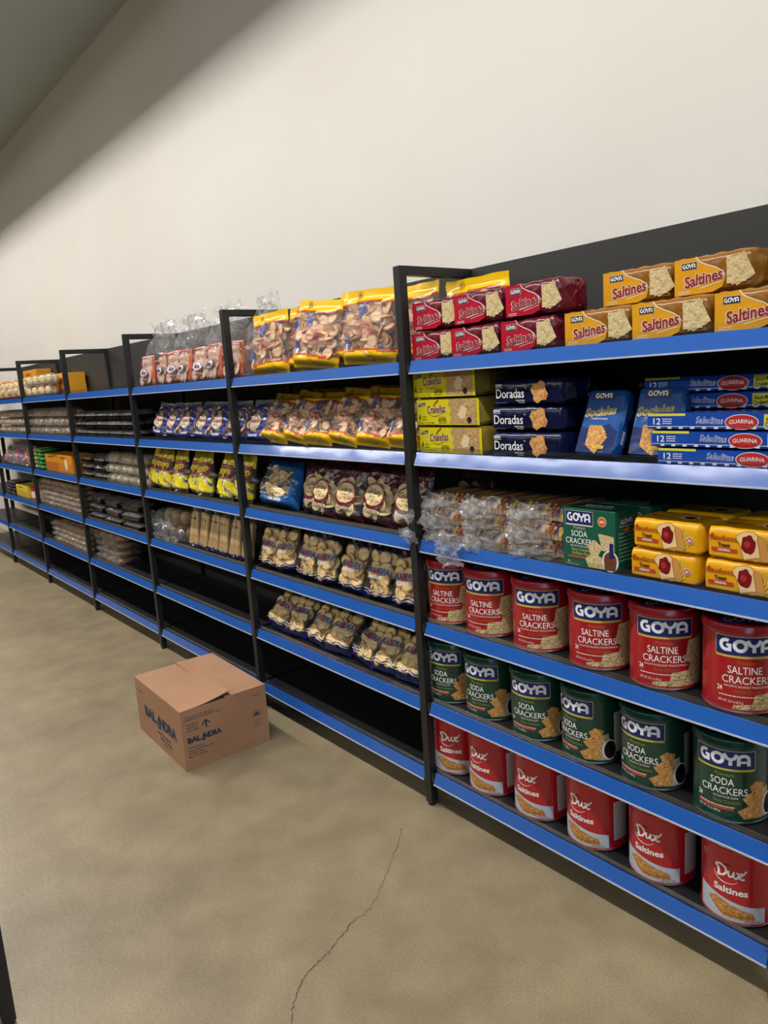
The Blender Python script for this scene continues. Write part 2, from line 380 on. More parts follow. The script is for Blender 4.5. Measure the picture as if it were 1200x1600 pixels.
def goya_can_art(words, under, gold, strip):
    a = Art(); logo_panel(a, 0, .161, .138, .046, 2, under)
    a.text('Premium', 0, .119, .009, ink(gold), 2, .042, .25)
    a.text(words, -.004, .0965, .0175, WHT, 3, .072 if words == 'SALTINE' else .052, 0, .005)
    a.text('CRACKERS', 0, .0735, .0175, WHT, 3, .104, 0, .003)
    a.text('GALLETAS SALADAS TRADICIONALES' if words == 'SALTINE' else 'GALLETAS DE SODA', .004, .064, .0048, CRM, 3, .104 if words == 'SALTINE' else .055)
    a.text('Fancy Crackers', .006, .051, .008, ink(gold), 2, .062, .3)
    a.text('24', -.058, .052, .012, WHT, 2, .012, 0, .02)
    a.lines(-.06, .041, .085, 1, .006, .0022, CRM, 2, 3)
    if strip: a.rect(-.062, .034, .022, .041, ink('#b4473b'), 1)
    a.text('NET WT. 23.7 oz (672 g)' if words == 'SALTINE' else 'NET WT. 24 oz (680 g)', -.034, .026, .0055, WHT, 2, .054)
    return a
def dots(a, pts, m, L, seed, n=60):
    """pricked holes over a printed cracker polygon"""
    r = random.Random(seed); xs = [p[0] for p in pts]; ys = [p[1] for p in pts]
    def inside(x, y):
        c = False; j = len(pts)-1
        for i in range(len(pts)):
            if (pts[i][1] > y) != (pts[j][1] > y) and x < (pts[j][0]-pts[i][0])*(y-pts[i][1])/(pts[j][1]-pts[i][1])+pts[i][0]: c = not c
            j = i
        return c
    for _ in range(n):
        x = r.uniform(min(xs), max(xs)); y = r.uniform(min(ys), max(ys))
        if inside(x, y): s = (max(xs)-min(xs))*.012; a.rect(x, y, x+s*1.6, y+s*1.2, m, L)
ar = goya_can_art('SALTINE', '#d8ab45', '#b5642c', False)
p1 = [(.052, .092), (.060, .128), (.118, .132), (.118, .012), (-.030, .012), (-.026, .022), (.012, .026), (.018, .048), (.060, .052), (.064, .07), (.050, .078)]
ar.poly(p1, BISC_PRINT, 1)
dots(ar, p1, ink('#7a5a2c'), 2, 1, 260); ar.ribbon([(.012, .026), (.062, .030), (.065, .052)], .0012, ink('#8b6a3a'), 2); ar.ribbon([(.062, .030), (.066, .012)], .0012, ink('#8b6a3a'), 2)
RED = canister('saltine_canister', 'canister', '#a3141c', '#a01820', ar, 'goya')
ag = goya_can_art('SODA', '#c3b23f', '#8f8f45', True)
for p in ([(.056, .096), (.072, .108), (.096, .100), (.092, .076), (.066, .074)], [(.040, .066), (.062, .082), (.094, .070), (.090, .044), (.056, .046)], [(.030, .034), (.060, .050), (.086, .040), (.082, .016), (.044, .014)]):
    ag.poly(p, BISC_GOLD, 2); dots(ag, p, ink('#7a4f20'), 3, 3, 60)
ag.poly([(.070, .014), (.074, .080), (.110, .090), (.118, .012)], biscuit_mat('printed_saucer', '#8d7350', '#b39a74', '#c9b592', 90), 1)
ag.oval(.112, .042, .022, .030, ink('#d7d2c6'), 3); ag.oval(.114, .042, .018, .026, ink('#1d100b'), 4)
GRN = canister('soda_cracker_canister', 'canister', '#0d3a2a', '#0f3d2e', ag, 'goya')
ad = Art()
wt = [(-.095+.165*i/10, .062+.012*math.cos(i/10*3.0)-.0*i) for i in range(11)]
ad.poly([(-.095, .010), (.070, .010)]+list(reversed(wt)), ink('#b9c0c8'), 1)
def dux(a, u, v, k, m, m2):
    P = lambda p: [(u+x*k, v+y*k) for x, y in p]
    a.ribbon(P([(-.86, .62), (-.98, .52), (-.8, .50), (-.72, .1), (-.78, -.18)]), .20*k, m, 3)
    a.ribbon(P([(-1.0, .66), (-.6, .78), (-.25, .62), (-.14, .28), (-.35, -.05), (-.85, -.22)]), .17*k, m, 3)
    a.ribbon(P([(0, .42), (-.02, .12), (.08, -.08), (.25, 0), (.36, .3), (.38, .42)]), .15*k, m, 3); a.ribbon(P([(.38, .42), (.36, .0), (.48, -.1), (.62, 0), (.82, .36), (.98, .44)]), .13*k, m, 3)
    a.ribbon(P([(.56, .40), (.72, .34), (.78, .0), (.95, -.12), (1.12, -.02)]), .15*k, m, 3)
    a.ribbon(P([(1.25, .66), (1.05, .36), (.7, -.02), (.45, -.16)]), .10*k, m, 3)
    a.ribbon(P(arcp(-.15, .05, .95, .75, 175, 325)), .09*k, m2, 3, .8)
    a.poly(P([(-.5, .72), (-.1, .98), (.35, .74), (.0, .8)]), ink('#5d1418'), 2)
dux(ad, -.014, .128, .031, WHT, WHT)
ad.text('Saltines', -.010, .0815, .0165, WHT, 3, .078, 0, .028)
for q, (dx, dy) in enumerate(((.012, -.006), (.006, -.001), (0, .004))):
    pp = [(-.066+dx*.6, .050+dy), (-.040+dx*.6, .060+dy), (.0+dx, .046+dy), (.040+dx*.5, .034+dy), (.040+dx*.5, .024+dy), (-.030+dx*.3, .024+dy)]
    ad.poly(pp, BISC_GOLD if q % 2 == 0 else biscuit_mat('printed_cracker_edge', '#7d4a1d', '#a8682f', '#b97b40', 150), 2+q)
dots(ad, pp, ink('#8a5524'), 6, 9, 120)
ad.text('Peso Neto 734 g', .040, .013, .0050, ink('#3a3d44'), 3, .036)
ad.oval(-.080, .160, .007, .007, WHT, 2); ad.oval(-.080, .160, .006, .006, ink('#a3141c'), 3); ad.text('6', -.080, .1565, .007, WHT, 4, .005)
DUX = canister('saltine_canister', 'canister', '#b01a22', '#a8161e', ad, 'ring')
ordn = ['first', 'second', 'third', 'fourth', 'fifth', 'sixth']
CANX = [.070, .250, .445, .648, .838, 1.034]; CANG = [.050, .230, .425, .615, .808, 1.012]; CAND = [.050, .229, .425, .625, .830, 1.035]
for i in range(6):
    RED.put((CANX[i], (.028 if i else .034)+CR, SURF[3]), (0, 0, R([21, 20, 27, 27, 30, 33][i])), 'red canister with dark blue emblem, %s from the tall post, above the green canisters' % ordn[i], 'red canisters with blue emblem')
    GRN.put((CANG[i], (.028 if i else .034)+CR, SURF[4]), (0, 0, R([16, 11, 15, -9, 2, 16][i])), 'dark green cracker canister, %s from the tall post in the green row' % ordn[i], 'green canisters')
    DUX.put((CAND[i], (.028 if i else .034)+CR, SURF[5]), (0, 0, R([34, 11, 13, 9, 13, 20][i])), 'red and pale grey saltine canister on the lowest shelf, %s from the tall post' % ordn[i], 'red and grey canisters on the lowest shelf')

# ------------------------------------------------------------------ wrapped packs
def pack_mesh(w, h, d, m, seed, fin=True, soft=.0036, rnd=.010, mfn=None):
    """wrapped block, origin bottom-left-front; crumpled folded end on +x and a fin on -x"""
    mb = MB(); nu = 40; nv = 32
    def sec(t):
        # rounded rectangle perimeter starting at front bottom
        per = [(rnd, 0), (h-rnd, 0), (h, rnd), (h, d-rnd), (h-rnd, d), (rnd, d), (0, d-rnd), (0, rnd)]
        seg = [math.hypot(per[(i+1) % 8][0]-per[i][0], per[(i+1) % 8][1]-per[i][1]) for i in range(8)]; tot = sum(seg); q = t*tot
        for i in range(8):
            if q <= seg[i]+1e-9: f = q/seg[i]; a, b_ = per[i], per[(i+1) % 8]; return a[0]+(b_[0]-a[0])*f, a[1]+(b_[1]-a[1])*f
            q -= seg[i]
        return per[0]
    def fn(u, v):
        z, y = sec(v % 1.0); x = u*w
        e = 0
        if u > .94: e = (u-.94)/.06
        if u < .03: e = (.03-u)/.03*.35
        cz, cy = h/2, d/2
        z = cz+(z-cz)*(1-.30*e); y = cy+(y-cy)*(1-.55*e)
        nn = noise.noise_vector(Vector((x*45+seed*7, y*45, z*45)))
        k = soft*(1+3*e)
        if abs(y) < .001: k *= .35
        return (x+nn.x*k*e, y+nn.y*k, max(0, z+nn.z*k))
    mb.grid(fn, nu, nv, m, True)
    mb.add([fn(0, j/nv) for j in range(nv)], [tuple(range(nv))], m); mb.add([fn(1, j/nv) for j in range(nv)], [tuple(reversed(range(nv)))], m)
    if fin:
        def ff(u, v):
            n1 = noise.noise(Vector((u*5+seed, v*9, seed))); return (w-.003+u*.016, d*.5+n1*.012*u, h*.12+v*h*.80+noise.noise(Vector((v*6, seed, u*3)))*.008*u)
        mb.grid(ff, 6, 12, m, True)
    return mb
def salt_pack(kind):
    red = kind == 'red'
    w, h, d = .188, .086, .12
    base = '#651222' if red else '#8b5a17'; panel = '#b41a30' if red else '#d99a20'
    t = thing('cracker_pack', '', 'cracker pack')
    wr = pack_mesh(w, h, d, foil(base, .55, 24), 3 if red else 8)
    body = wr.build('wrapper', t)
    a = Art(); P = foil(panel, .25, 20)
    a.poly([(.002, .003), (.095, .003), (.118, .012), (.124, .030), (.112, .046), (.098, .056), (.072, .068), (.058, .083), (.002, .083)], P, 1)
    a.ribbon([(.055, .084), (.064, .072), (.082, .063), (.104, .054), (.118, .044), (.124, .034)], .0018, WHT, 2)
    a.rect(.020, .058, .058, .074, ink('#e6e3da'), 2); a.rect(.0207, .0587, .0573, .0733, ink('#11142e'), 3); goya(a, .039, .066, .032, .0098, WHT, 4)
    if red:
        a.text('Saltines', .071, .024, .023, ink('#e9ddd6'), 3, .098, .12, .055, rot=7); a.text('Saltines', .071, .024, .023, ink('#8c0f20'), 4, .094, .12, .030, rot=7)
    else:
        a.text('Saltines', .074, .024, .024, ink('#f0e6cf'), 3, .096, .12, .055, rot=7); a.text('Saltines', .074, .024, .024, ink('#8a1524'), 4, .092, .12, .027, rot=7)
    a.ribbon([(.050, .018), (.120, .030)], .0014, WHT, 3); a.ribbon([(.066, .014), (.116, .0235)], .001, WHT, 3)
    a.lines(.012, .010, .028, 2, .004, .0014, WHT, 3, 4)
    for q, rot in enumerate((26, 14, 0)):
        cx, cy, s = .150-.004*(2-q)*0+.004*(2-q), .044, .0225; c, sn = math.cos(R(rot)), math.sin(R(rot))
        pp = [(cx+x*c*s-y*sn*s*1.25, cy+x*sn*s+y*c*s*1.25) for x, y in ((-1, -1), (1, -1), (1, 1), (-1, 1))]
        a.poly(pp, BISC_PRINT, 2+q)
    dots(a, pp, ink('#8f7543'), 5, 5, 40)
    k = MB(); a.put(k, flat(0, 0, -.0012), .012, .012); lab = k.build('printed_front', t)
    return Proto(t, [(body, []), (lab, [])])
PR = salt_pack('red'); PY = salt_pack('yellow'); YF = .032
z1 = SURF[0]
for (x, z, dy, rz, lb) in [(.034, 0, 0, 1, 'lower row against the tall post'), (.207, 0, 0, 0, 'lower row, second from the tall post'), (.402, 0, 0, -1, 'lower row, beside the first yellow pack'),
                           (.040, 1, 0, 3, 'upper row against the tall post'), (.222, 1, 0, 1, 'upper row, second from the tall post'), (.420, 1, .0, -1, 'upper row, third from the tall post')]:
    PR.put((x, YF+dy+(.003 if z else 0), z1+z*.091), (0, 0, R(rz)), 'dark red pack on the top shelf, '+lb, 'red packs of saltines')
for (x, z, y, rz, lb) in [(.615, z1, YF, 1, 'lower row, beside the red packs'), (.806, z1, YF, 0, 'lower row, middle one'), (1.000, z1, YF+.005, -1, 'lower row, cut by the photo edge'),
                          (.665, z1+.092, .125, 3, 'upper row, beside the black back panel'), (.858, z1+.092, .125, -2, 'upper row, highest of the yellow packs')]:
    PY.put((x, y, z), (0, 0, R(rz)), 'golden yellow pack on the top shelf, '+lb, 'yellow packs of saltines')

# level two of the near unit
def box_pack(name, cat, w, h, d, body_m, art, seed, soft=.0012, rnd=.006, fin=False, du=.012):
    t = thing(name, '', cat)
    body = pack_mesh(w, h, d, body_m, seed, fin, soft, rnd).build('wrapper', t)
    k = MB(); art.put(k, flat(0, 0, -.0009), du, du, .00035); lab = k.build('printed_front', t)
    return Proto(t, [(body, []), (lab, [])])
a = Art(); w, h = .275, .083
a.rect(.003, .003, w-.003, h-.003, foil('#cfc01a', .15, 20), 1)
cp_ = [(.150, .074), (.144, .060), (.158, .046), (.148, .034), (.156, .020), (.146, .008), (.262, .004), (.262, .078), (.150, .080)]
a.poly(cp_, biscuit_mat('printed_butter_cracker', '#93703f', '#b28d57', '#c6a26c', 120), 2); dots(a, cp_, ink('#8a6a3c'), 3, 12, 90)
a.poly([(.185, .035), (.205, .062), (.225, .050), (.215, .024), (.195, .020)], ink('#d8c195'), 4)
a.ribbon([(.180, .078), (.262, .030)], .0016, ink('#a88a58'), 4); a.oval(.232, .018, .009, .009, ink('#1a1a1a'), 5)
a.poly([(.010, .058), (.014, .067), (.044, .072), (.042, .062)], ink('#1b3a55'), 2); a.text('Caribbean', .027, .0625, .005, WHT, 3, .024)
a.text('Crakeñas', .093, .040, .023, ink('#f2e7c8'), 3, .088, .15, .05, rot=3); a.text('Crakeñas', .093, .040, .023, ink('#6a1824'), 4, .084, .15, .022, rot=3)
a.ribbon([(.060, .033), (.085, .028), (.125, .040)], .002, ink('#7a1e24'), 3, .7); a.ribbon([(.078, .058), (.090, .072), (.104, .078)], .0016, ink('#7a1e24'), 3)
for q in range(4): a.oval(.086+q*.005, .066+q*.0035, .0022, .0035, ink('#7a1e24'), 3, 8)
a.text('4', .015, .016, .020, ink('#3a3a12'), 3, .009, 0, .03); a.lines(.026, .026, .020, 2, .008, .003, ink('#3a3a12'), 3, 3); a.text('12.72 oz / 11.4 oz / 324 g', .045, .006, .007, ink('#3a3a12'), 3, .075)
a.text('BUTTER', .118, .014, .008, ink('#3a3a12'), 3, .034, 0, .03); a.lines(.102, .024, .032, 1, .004, .004, ink('#7a7a22'), 3, 3); a.lines(.100, .008, .036, 1, .004, .0025, ink('#3a3a12'), 3, 6)
CRK = box_pack('cracker_pack', 'cracker pack', w, h, .20, foil('#8f7a30', .2, 20), a, 5)
for x, z, lb in [(.040, 0, 'bottom of its stack'), (.034, 1, 'middle of its stack'), (.022, 2, 'topmost, under the top shelf')]:
    CRK.put((x, .034, SURF[1]+z*.0855), (0, 0, R(0)), 'bright yellow cracker pack on the second shelf, '+lb, 'yellow butter cracker packs')
a = Art(); w, h = .265, .069; NAVY = foil('#0b1130', .35, 22)
a.text('Doradas', .068, .020, .025, WHT, 2, .104, 0, .006); a.text('™', .126, .041, .006, WHT, 2, .005)
goya(a, .027, .055, .025, .0075, WHT, 2); a.ribbon([(.014, .0485), (.042, .0485)], .0008, WHT, 2)
a.text('Golden Crackers', .106, .011, .004, WHT, 2, .032, 0, .01); a.text('Galletas Doradas', .110, .006, .003, WHT, 2, .022)
a.lines(.012, .006, .045, 1, .004, .002, ink('#56597a'), 2, 3)
for q, rot in enumerate((-34, -20, -6)):
    c, sn = math.cos(R(rot+38)), math.sin(R(rot+38)); pp = [(.174+x*c*.025-y*sn*.025, .034+x*sn*.025+y*c*.025) for x, y in ((-.9, -.9), (.9, -.9), (.9, .9), (-.9, .9))]
    a.poly(pp, BISC_GOLD, 2+q)
dots(a, pp, ink('#6b3a12'), 6, 5, 40)
DOR = box_pack('cracker_pack', 'cracker pack', .255, h, .18, NAVY, a, 11, .002, .008, True)
for x, z, lb in [(.345, 0, 'bottom of its stack'), (.343, 1, 'middle of its stack'), (.352, 2, 'topmost of its stack')]:
    DOR.put((x, .034+.004*z, SURF[1]+z*.0715), (0, 0, R([0, 1, -2][z])), 'navy blue wrapped golden cracker pack on the second shelf, '+lb, 'navy cracker packs')
# upright leaning blue packs
a = Art(); w, h = .118, .170; BL2 = foil('#1b4d8f', .22, 16)
a.poly([(.003, .003), (w-.003, .003), (w-.003, .060), (.085, .080), (.05, .062), (.003, .070)], foil('#12265c', .3, 20), 1)
a.rect(.020, .142, .084, .162, ink('#101d4a'), 2); goya(a, .052, .152, .052, .013, WHT, 3)
a.text('Sociales', .054, .101, .021, ink('#e7d9a8'), 2, .094, .2, .05, rot=6); a.text('Sociales', .054, .101, .021, ink('#8f7a35'), 3, .090, .2, .012, rot=6)
a.text('Cocktail Crackers', .054, .090, .005, WHT, 2, .050)
for q, rot in enumerate((32, 24, 16, 8, 0)):
    c, sn = math.cos(R(-rot)), math.sin(R(-rot)); pp = [(.030+x*c*.040-y*sn*.052, .022+x*sn*.040+y*c*.052) for x, y in ((0, 0), (1, 0), (1, 1), (0, 1))]
    a.poly(pp, BISC_GOLD, 3+q)
for gx in range(6):
    for gy in range(8): a.rect(.0335+gx*.0058, .027+gy*.0058, .0350+gx*.0058, .0285+gy*.0058, ink('#8a5a22'), 8)
a.rect(.055, .014, .088, .022, ink('#e0c22a'), 9); a.text('3 PACKS', .0715, .0155, .005, ink('#223033'), 10, .026)
SOC = box_pack('cracker_pack', 'cracker pack', w, h, .045, BL2, a, 21, .0016, .006)
k = MB(); a2_ = Art(); goya(a2_, .035, 0, .034, .010, WHT, 1); a2_.put(k, lambda u, v, e: (w+.0006+e, .022+v, .015+u)); sd = k.build('side_print', SOC.root); SOC.tree.append((sd, []))
SOC.put((.632, .036, SURF[1]+.018), (R(-22), R(1), R(-3)), 'blue upright cracker pack leaning beside the navy packs, second shelf', 'upright blue cracker packs')
SOC.put((.785, .038, SURF[1]+.018), (R(-20), R(1), R(2)), 'blue upright cracker pack half hidden behind the long blue packs', 'upright blue cracker packs')
# long flat packs
a = Art(); w, h = .315, .038; a.rect(.002, .003, w-.003, h-.002, foil('#1d47a0', .2, 20), 1)
a.rect(.004, .032, .095, .0375, ink('#d6cc33'), 2); a.text('12', .026, .013, .014, WHT, 2, .018, 0, .01); a.lines(.040, .024, .022, 3, .005, .002, WHT, 2, 2)
a.text('Saladitas', .150, .015, .014, ink('#dfe4ee'), 2, .060, .15, .035, rot=-2); a.text('Saladitas', .150, .015, .014, ink('#1d3f86'), 3, .057, .15, .0, rot=-2)
a.oval(.220, .018, .036, .0165, ink('#ddd6d2'), 2); a.oval(.220, .018, .034, .0150, ink('#b3282a'), 3); a.text('GUARINA', .220, .0135, .0085, ink('#eadfd4'), 4, .052, 0, .01, arc=.002)
a.rect(.266, .006, .312, .034, ink('#d6cc33'), 2); a.text('Ahora Más', .288, .021, .008, ink('#1c3c28'), 3, .036, 0, .02, rot=4); a.text('Crujientes', .289, .010, .009, ink('#1c3c28'), 3, .040, 0, .03, rot=4)
for q in range(22): a.rect(.012+q*.0135, .0032, .0215+q*.0135, .0075, ink('#c9d3e4' if q % 2 else '#15316e'), 2)
a.rect(.004, .0078, w-.004, .0088, WHT, 3)
GUA = box_pack('cracker_pack', 'cracker pack', w, h, .16, foil('#17387e', .3, 22), a, 31, .0016, .006)
k = MB()
def gf(u, v): return (.002-.018*u, -.002+v*.10+noise.noise(Vector((u*8, v*8, 3)))*.01, .004+.030*(1-u*.5)+noise.noise(Vector((u*9, v*20, 1)))*.01)
k.grid(gf, 8, 16, FILM2); tl = k.build('clear_end', GUA.root); GUA.tree.append((tl, []))
for x, z, y, lb in [(.868, 0, .034, 'bottom of the stack of three'), (.852, 1, .034, 'middle of the stack of three'), (.842, 2, .034, 'top of the stack of three'), (.775, 3, .13, 'lower of the two farther back'), (.775, 4, .13, 'upper of the two farther back')]:
    xx = x if z < 3 else x
    GUA.put((xx-.01*0, y, SURF[1]+z*.0395+(.0 if z < 3 else 0)), (R(0), 0, R([0, 0, 1, 0, 1][z])), 'long flat blue cracker pack with a red oval, '+lb, 'long blue cracker packs')

# level three: green carton and yellow toast packs
a = Art(); w, h, d = .160, .155, .10
logo_panel(a, .052, .132, .086, .036, 2, '#d9d5c8')
a.text('Premium', .052, .101, .008, ink('#c3bb93'), 2, .036, .2); a.text('SODA', .052, .0815, .0155, WHT, 2, .050, 0, .004); a.text('CRACKERS', .054, .0615, .0155, WHT, 2, .090, 0, .003)
a.text('GALLETAS DE SODA', .054, .054, .004, WHT, 2, .062); a.text('Fancy Crackers', .056, .043, .008, ink('#c9b45a'), 2, .060, .3); a.text('Galletas Finas', .056, .033, .008, ink('#c9b45a'), 2, .056, .3)
a.rect(.014, .024, .095, .029, ink('#b24a38'), 2); a.text('6', .018, .009, .008, WHT, 2, .005); a.lines(.010, .004, .040, 1, .004, .0025, ink('#9fb3a4'), 2, 3)
a.oval(.122, .127, .013, .013, ink('#e8d8b0'), 2); a.oval(.122, .127, .0115, .0115, ink('#cf5a1f'), 3); a.text('30%', .122, .124, .006, WHT, 4, .014, 0, .03)
for q, pp in enumerate(([(.110, .096), (.156, .092), (.158, .055), (.122, .052)], [(.078, .060), (.100, .078), (.124, .060), (.108, .036), (.086, .038)], [(.070, .026), (.092, .042), (.122, .034), (.130, .004), (.080, .004)])):
    a.poly(pp, BISC_PRINT, 3+q); dots(a, pp, ink('#927746'), 7, q, 40)
a.oval(.146, .028, .024, .028, ink('#d9d6cc'), 7); a.poly([(.13, .004)]+[(.146+.019*math.cos(R(q)), .030+.022*math.sin(R(q))) for q in range(200, -30, -20)]+[(.16, .004)], ink('#6e3a1e'), 8)
a.rect(.143, .036, .157, .076, ink('#cfcfd6'), 8); a.rect(.144, .037, .156, .075, ink('#14225f'), 9)
t = thing('cracker_carton', '', 'carton'); GB = mat('carton_green', '#14553d', .35)
bd = MB().box(0, 0, 0, w, d, h, GB).build('body', t, bevel=.0012)
k = MB(); a.put(k, flat(0, 0, 0), None, None, .0003)
va = Art(); goya(va, 0, 0, .034, .0085, WHT, 10); va.put(k, lambda u, v, e: (.150-v, -e*.6-.0002, .056+u))
sa = Art(); logo_panel(sa, .05, .125, .06, .02, 1, '#d9d5c8'); sa.lines(.015, .095, .07, 8, .010, .003, ink('#8fae9c'), 1, 2); sa.poly([(.03, .105), (.05, .112), (.07, .105), (.05, .098)], BISC_GOLD, 2); sa.put(k, lambda u, v, e: (w+.0001+e, u, v), None, None, .0003)
ta = Art(); logo_panel(ta, .08, .05, .10, .035, 1, '#d9d5c8'); ta.put(k, lambda u, v, e: (u, v, h+.0001+e), None, None, .0003)
lb_ = k.build('printed_faces', t); GBX = Proto(t, [(bd, []), (lb_, [])])
GBX.put((.592, .034, SURF[2]), (0, 0, 0), 'green carton of soda crackers standing beside the yellow toast packs', 'green cartons')
GBX.put((.630, .140, SURF[2]), (0, 0, R(-2)), 'green carton of soda crackers standing directly behind the front green carton', 'green cartons')
a = Art(); w, h = .178, .072; YL = foil('#e0a112', .16, 16)
a.text('Bauducco', .040, .0435, .0125, ink('#a3221c'), 2, .062, .2, .014, rot=-1); a.ribbon([(.003, .041), (.008, .052), (.016, .058)], .0016, ink('#a3221c'), 2)
a.text('Toast', .040, .0295, .0085, ink('#4a2410'), 2, .028, 0, .045); a.rect(.012, .018, .070, .0265, ink('#c03a22'), 2); a.text('ORIGINAL', .041, .0197, .005, WHT, 3, .028, 0, .02)
a.poly([(.092+.0, .006), (.135, .008), (.128, .030), (.120, .052), (.108, .036)], ink('#d9b36b'), 2)
def toast(cx, cy, sx, sy, rot, m, L):
    base = [(-.8, -1), (.8, -1), (.9, .35), (1.05, .62), (.75, .95), (.2, 1.08), (-.5, 1.05), (-1.05, .8), (-1.0, .45), (-.85, .3)]
    c, s = math.cos(R(rot)), math.sin(R(rot)); a.poly([(cx+(x*sx)*c-(y*sy)*s, cy+(x*sx)*s+(y*sy)*c) for x, y in base], m, L)
toast(.116, .034, .020, .026, 16, ink('#c98d48'), 3); toast(.096, .038, .0235, .030, 14, ink('#b97f3a'), 4); toast(.0955, .0385, .0215, .028, 14, ink('#e6c58c'), 5)
r_ = random.Random(2); a.poly([(.0945+math.cos(t_/16*2*math.pi)*.0155*(1+.12*math.sin(t_*2.3)), .0405+math.sin(t_/16*2*math.pi)*.021*(1+.10*math.cos(t_*1.9))) for t_ in range(16)], foil('#7a0f14', .5, 60), 6)
a.oval(.092, .041, .007, .008, ink('#a52a26'), 7)
for q in range(3): a.ribbon(arcp(.128, .036+q*.002, .020-q*.005, .026-q*.007, -80, 80, 8), .0022, ink('#d8c24a'), 2)
a.oval(.150, .034, .0085, .0085, ink('#e9e2da'), 3); a.oval(.150, .034, .0072, .0072, ink('#b23a2c'), 4); a.text('30', .150, .0305, .007, WHT, 5, .0085, 0, .03)
a.lines(.008, .006, .040, 1, .003, .0022, ink('#6a4512'), 2, 3)
BAU = box_pack('toast_pack', 'toast pack', w, h, .115, YL, a, 41, .0016, .007)
k = MB(); ta = Art(); ta.text('Bauducco', .05, .045, .015, ink('#a3221c'), 1, .06, .2, .01); ta.oval(.12, .055, .022, .022, ink('#e6c58c'), 1); ta.oval(.12, .055, .015, .015, foil('#7a0f14', .5, 60), 2)
ta.put(k, lambda u, v, e: (u, v, h+.0016+e)); tp = k.build('printed_top', BAU.root); BAU.tree.append((tp, []))
z3 = SURF[2]
for x, z, y, rz, lb in [(.793, 0, .034, 0, 'lower front, next to the green carton'), (.801, 1, .034, -1, 'upper front, next to the green carton'), (.982, 0, .034, 0, 'lower front, at the photo edge'), (.988, 1, .036, 0, 'upper front, at the photo edge'),
                        (.805, 0, .154, 1, 'lower back, behind the ones next to the carton'), (.812, 1, .156, 1, 'upper back, behind the ones next to the carton'), (.995, 1, .156, -1, 'upper back, behind the ones at the photo edge'), (.990, 0, .154, 0, 'lower back, behind the ones at the photo edge')]:
    if z == 0 and y > .1: zz = z3
    BAU.put((x, y, z3+z*.0755), (0, 0, R(rz)), 'yellow toast pack, '+lb, 'yellow toast packs')


# ------------------------------------------------------------------ bags
def disc_mesh(name, r, t, m, wob=0, seed=0):
    mb = MB(); prof = [(r*.3, -t*.5), (r*.86, -t*.5), (r*.98, -t*.22), (r, 0), (r*.97, t*.30), (r*.80, t*.55), (r*.35, t*.72), (.0004, t*.74)]
    mb.lathe([(max(p, .0004), z) for p, z in [(.0004, -t*.5)]+prof], m, 22, cap=False)
    if wob:
        mb.v = [(x*(1+.05*noise.noise(Vector((x*60, y*60, seed)))), y, z+wob*noise.noise(Vector((x*30+seed, y*30, 0)))) for x, y, z in mb.v]
    return mb.mesh(name)
def bag_surf(w, h, t, seed, top=.88, bot=.08, narrow=.0, lump=.006, skew=0):
    """front / back surface of a filled pillow bag standing on its bottom seam; u across, v up"""
    def prof(u, v):
        a = max(0, 1-abs(2*u-1)**3.0)**.55
        q = (v-bot*.3)/(top-bot*.3)
        b_ = 0 if q <= 0 or q >= 1.12 else (min(1, q/.10)**.6)*(1-max(0, (q-.45)/.67))**.55 if q < 1.12 else 0
        return t/2*a*b_
    def fn(u, v, side, e=0):
        n1 = noise.noise(Vector((u*4.5+seed*3.1, v*5.5, side*4+seed))); n2 = noise.noise(Vector((u*13+seed, v*15, side*3.0)))
        ww = w*(1-narrow*max(0, v-.5)*2)*(1+.03*noise.noise(Vector((seed, v*6, 1))))
        x = (u-.5)*ww+skew*v*v+.004*noise.noise(Vector((v*9, seed, side)))
        p = prof(u, v); y = p+lump*(n1*1.1+n2*.45)*(1 if p > 0 else .8)*(.35+.65*min(1, p/(t*.3)))
        fl = .012*noise.noise(Vector((u*3+seed*2, 7, v*2)))*max(0, (v-top)/(1-top)) if v > top else 0
        z = v*h*(1+.02*noise.noise(Vector((u*3, seed, 5)))*v)
        return (x, -side*max(y, .0006)-side*e-fl, z)
    fn.T = prof
    return fn
def bag_mesh(fn, mfn, nu=26, nv=34):
    mb = MB()
    mb.grid(lambda u, v: fn(u, v, 1), nu, nv, None, True, mfn); mb.grid(lambda u, v: fn(1-u, v, -1), nu, nv, None, True, mfn)
    return mb
def scatter(fn, w, h, r, n, v0, v1, seed, flat_=.35, th=.006, u0=.12, u1=.88):
    """disc poses just beneath the front film, rows with random tilt"""
    rg = random.Random(seed); out = []; rows = max(1, int((v1-v0)*h/(r*1.15))); cols = max(1, int((u1-u0)*w/(r*1.25)))
    cells = [(i, j) for j in range(rows) for i in range(cols)]; rg.shuffle(cells)
    for k in range(n):
        i, j = cells[k % len(cells)]; deep = k >= len(cells)
        u = u0+(u1-u0)*((i+.5+rg.uniform(-.3, .3))/cols); v = v0+(v1-v0)*((j+.5+rg.uniform(-.3, .3))/rows)
        tx = rg.gauss(0, 38)*flat_*1.6; tz = rg.gauss(0, 40)*flat_*1.6
        if rg.random() < .25: tx = rg.choice((-1, 1))*rg.uniform(45, 80)
        x, y, z = fn(u, v, 1); T = abs(y); s = min(1, math.hypot(math.sin(R(tx)), math.sin(R(tz))))
        yy = -(T-th-r*s*.62)+(th*2.2 if deep else 0)+rg.uniform(0, .003)
        yy = min(yy, -.001) if not deep else yy
        M = Matrix.Translation((x, yy, max(z, r*1.02))) @ Matrix.Rotation(R(tz), 4, 'Z') @ Matrix.Rotation(R(90+tx), 4, 'X')
        out.append(M)
    return out
def fill(root, mesh, name, poses):
    ps = []
    for M in poses:
        o = bpy.data.objects.new(name, mesh); C.objects.link(o); o.matrix_world = M; o.parent = root; ps.append((o, []))
    return ps
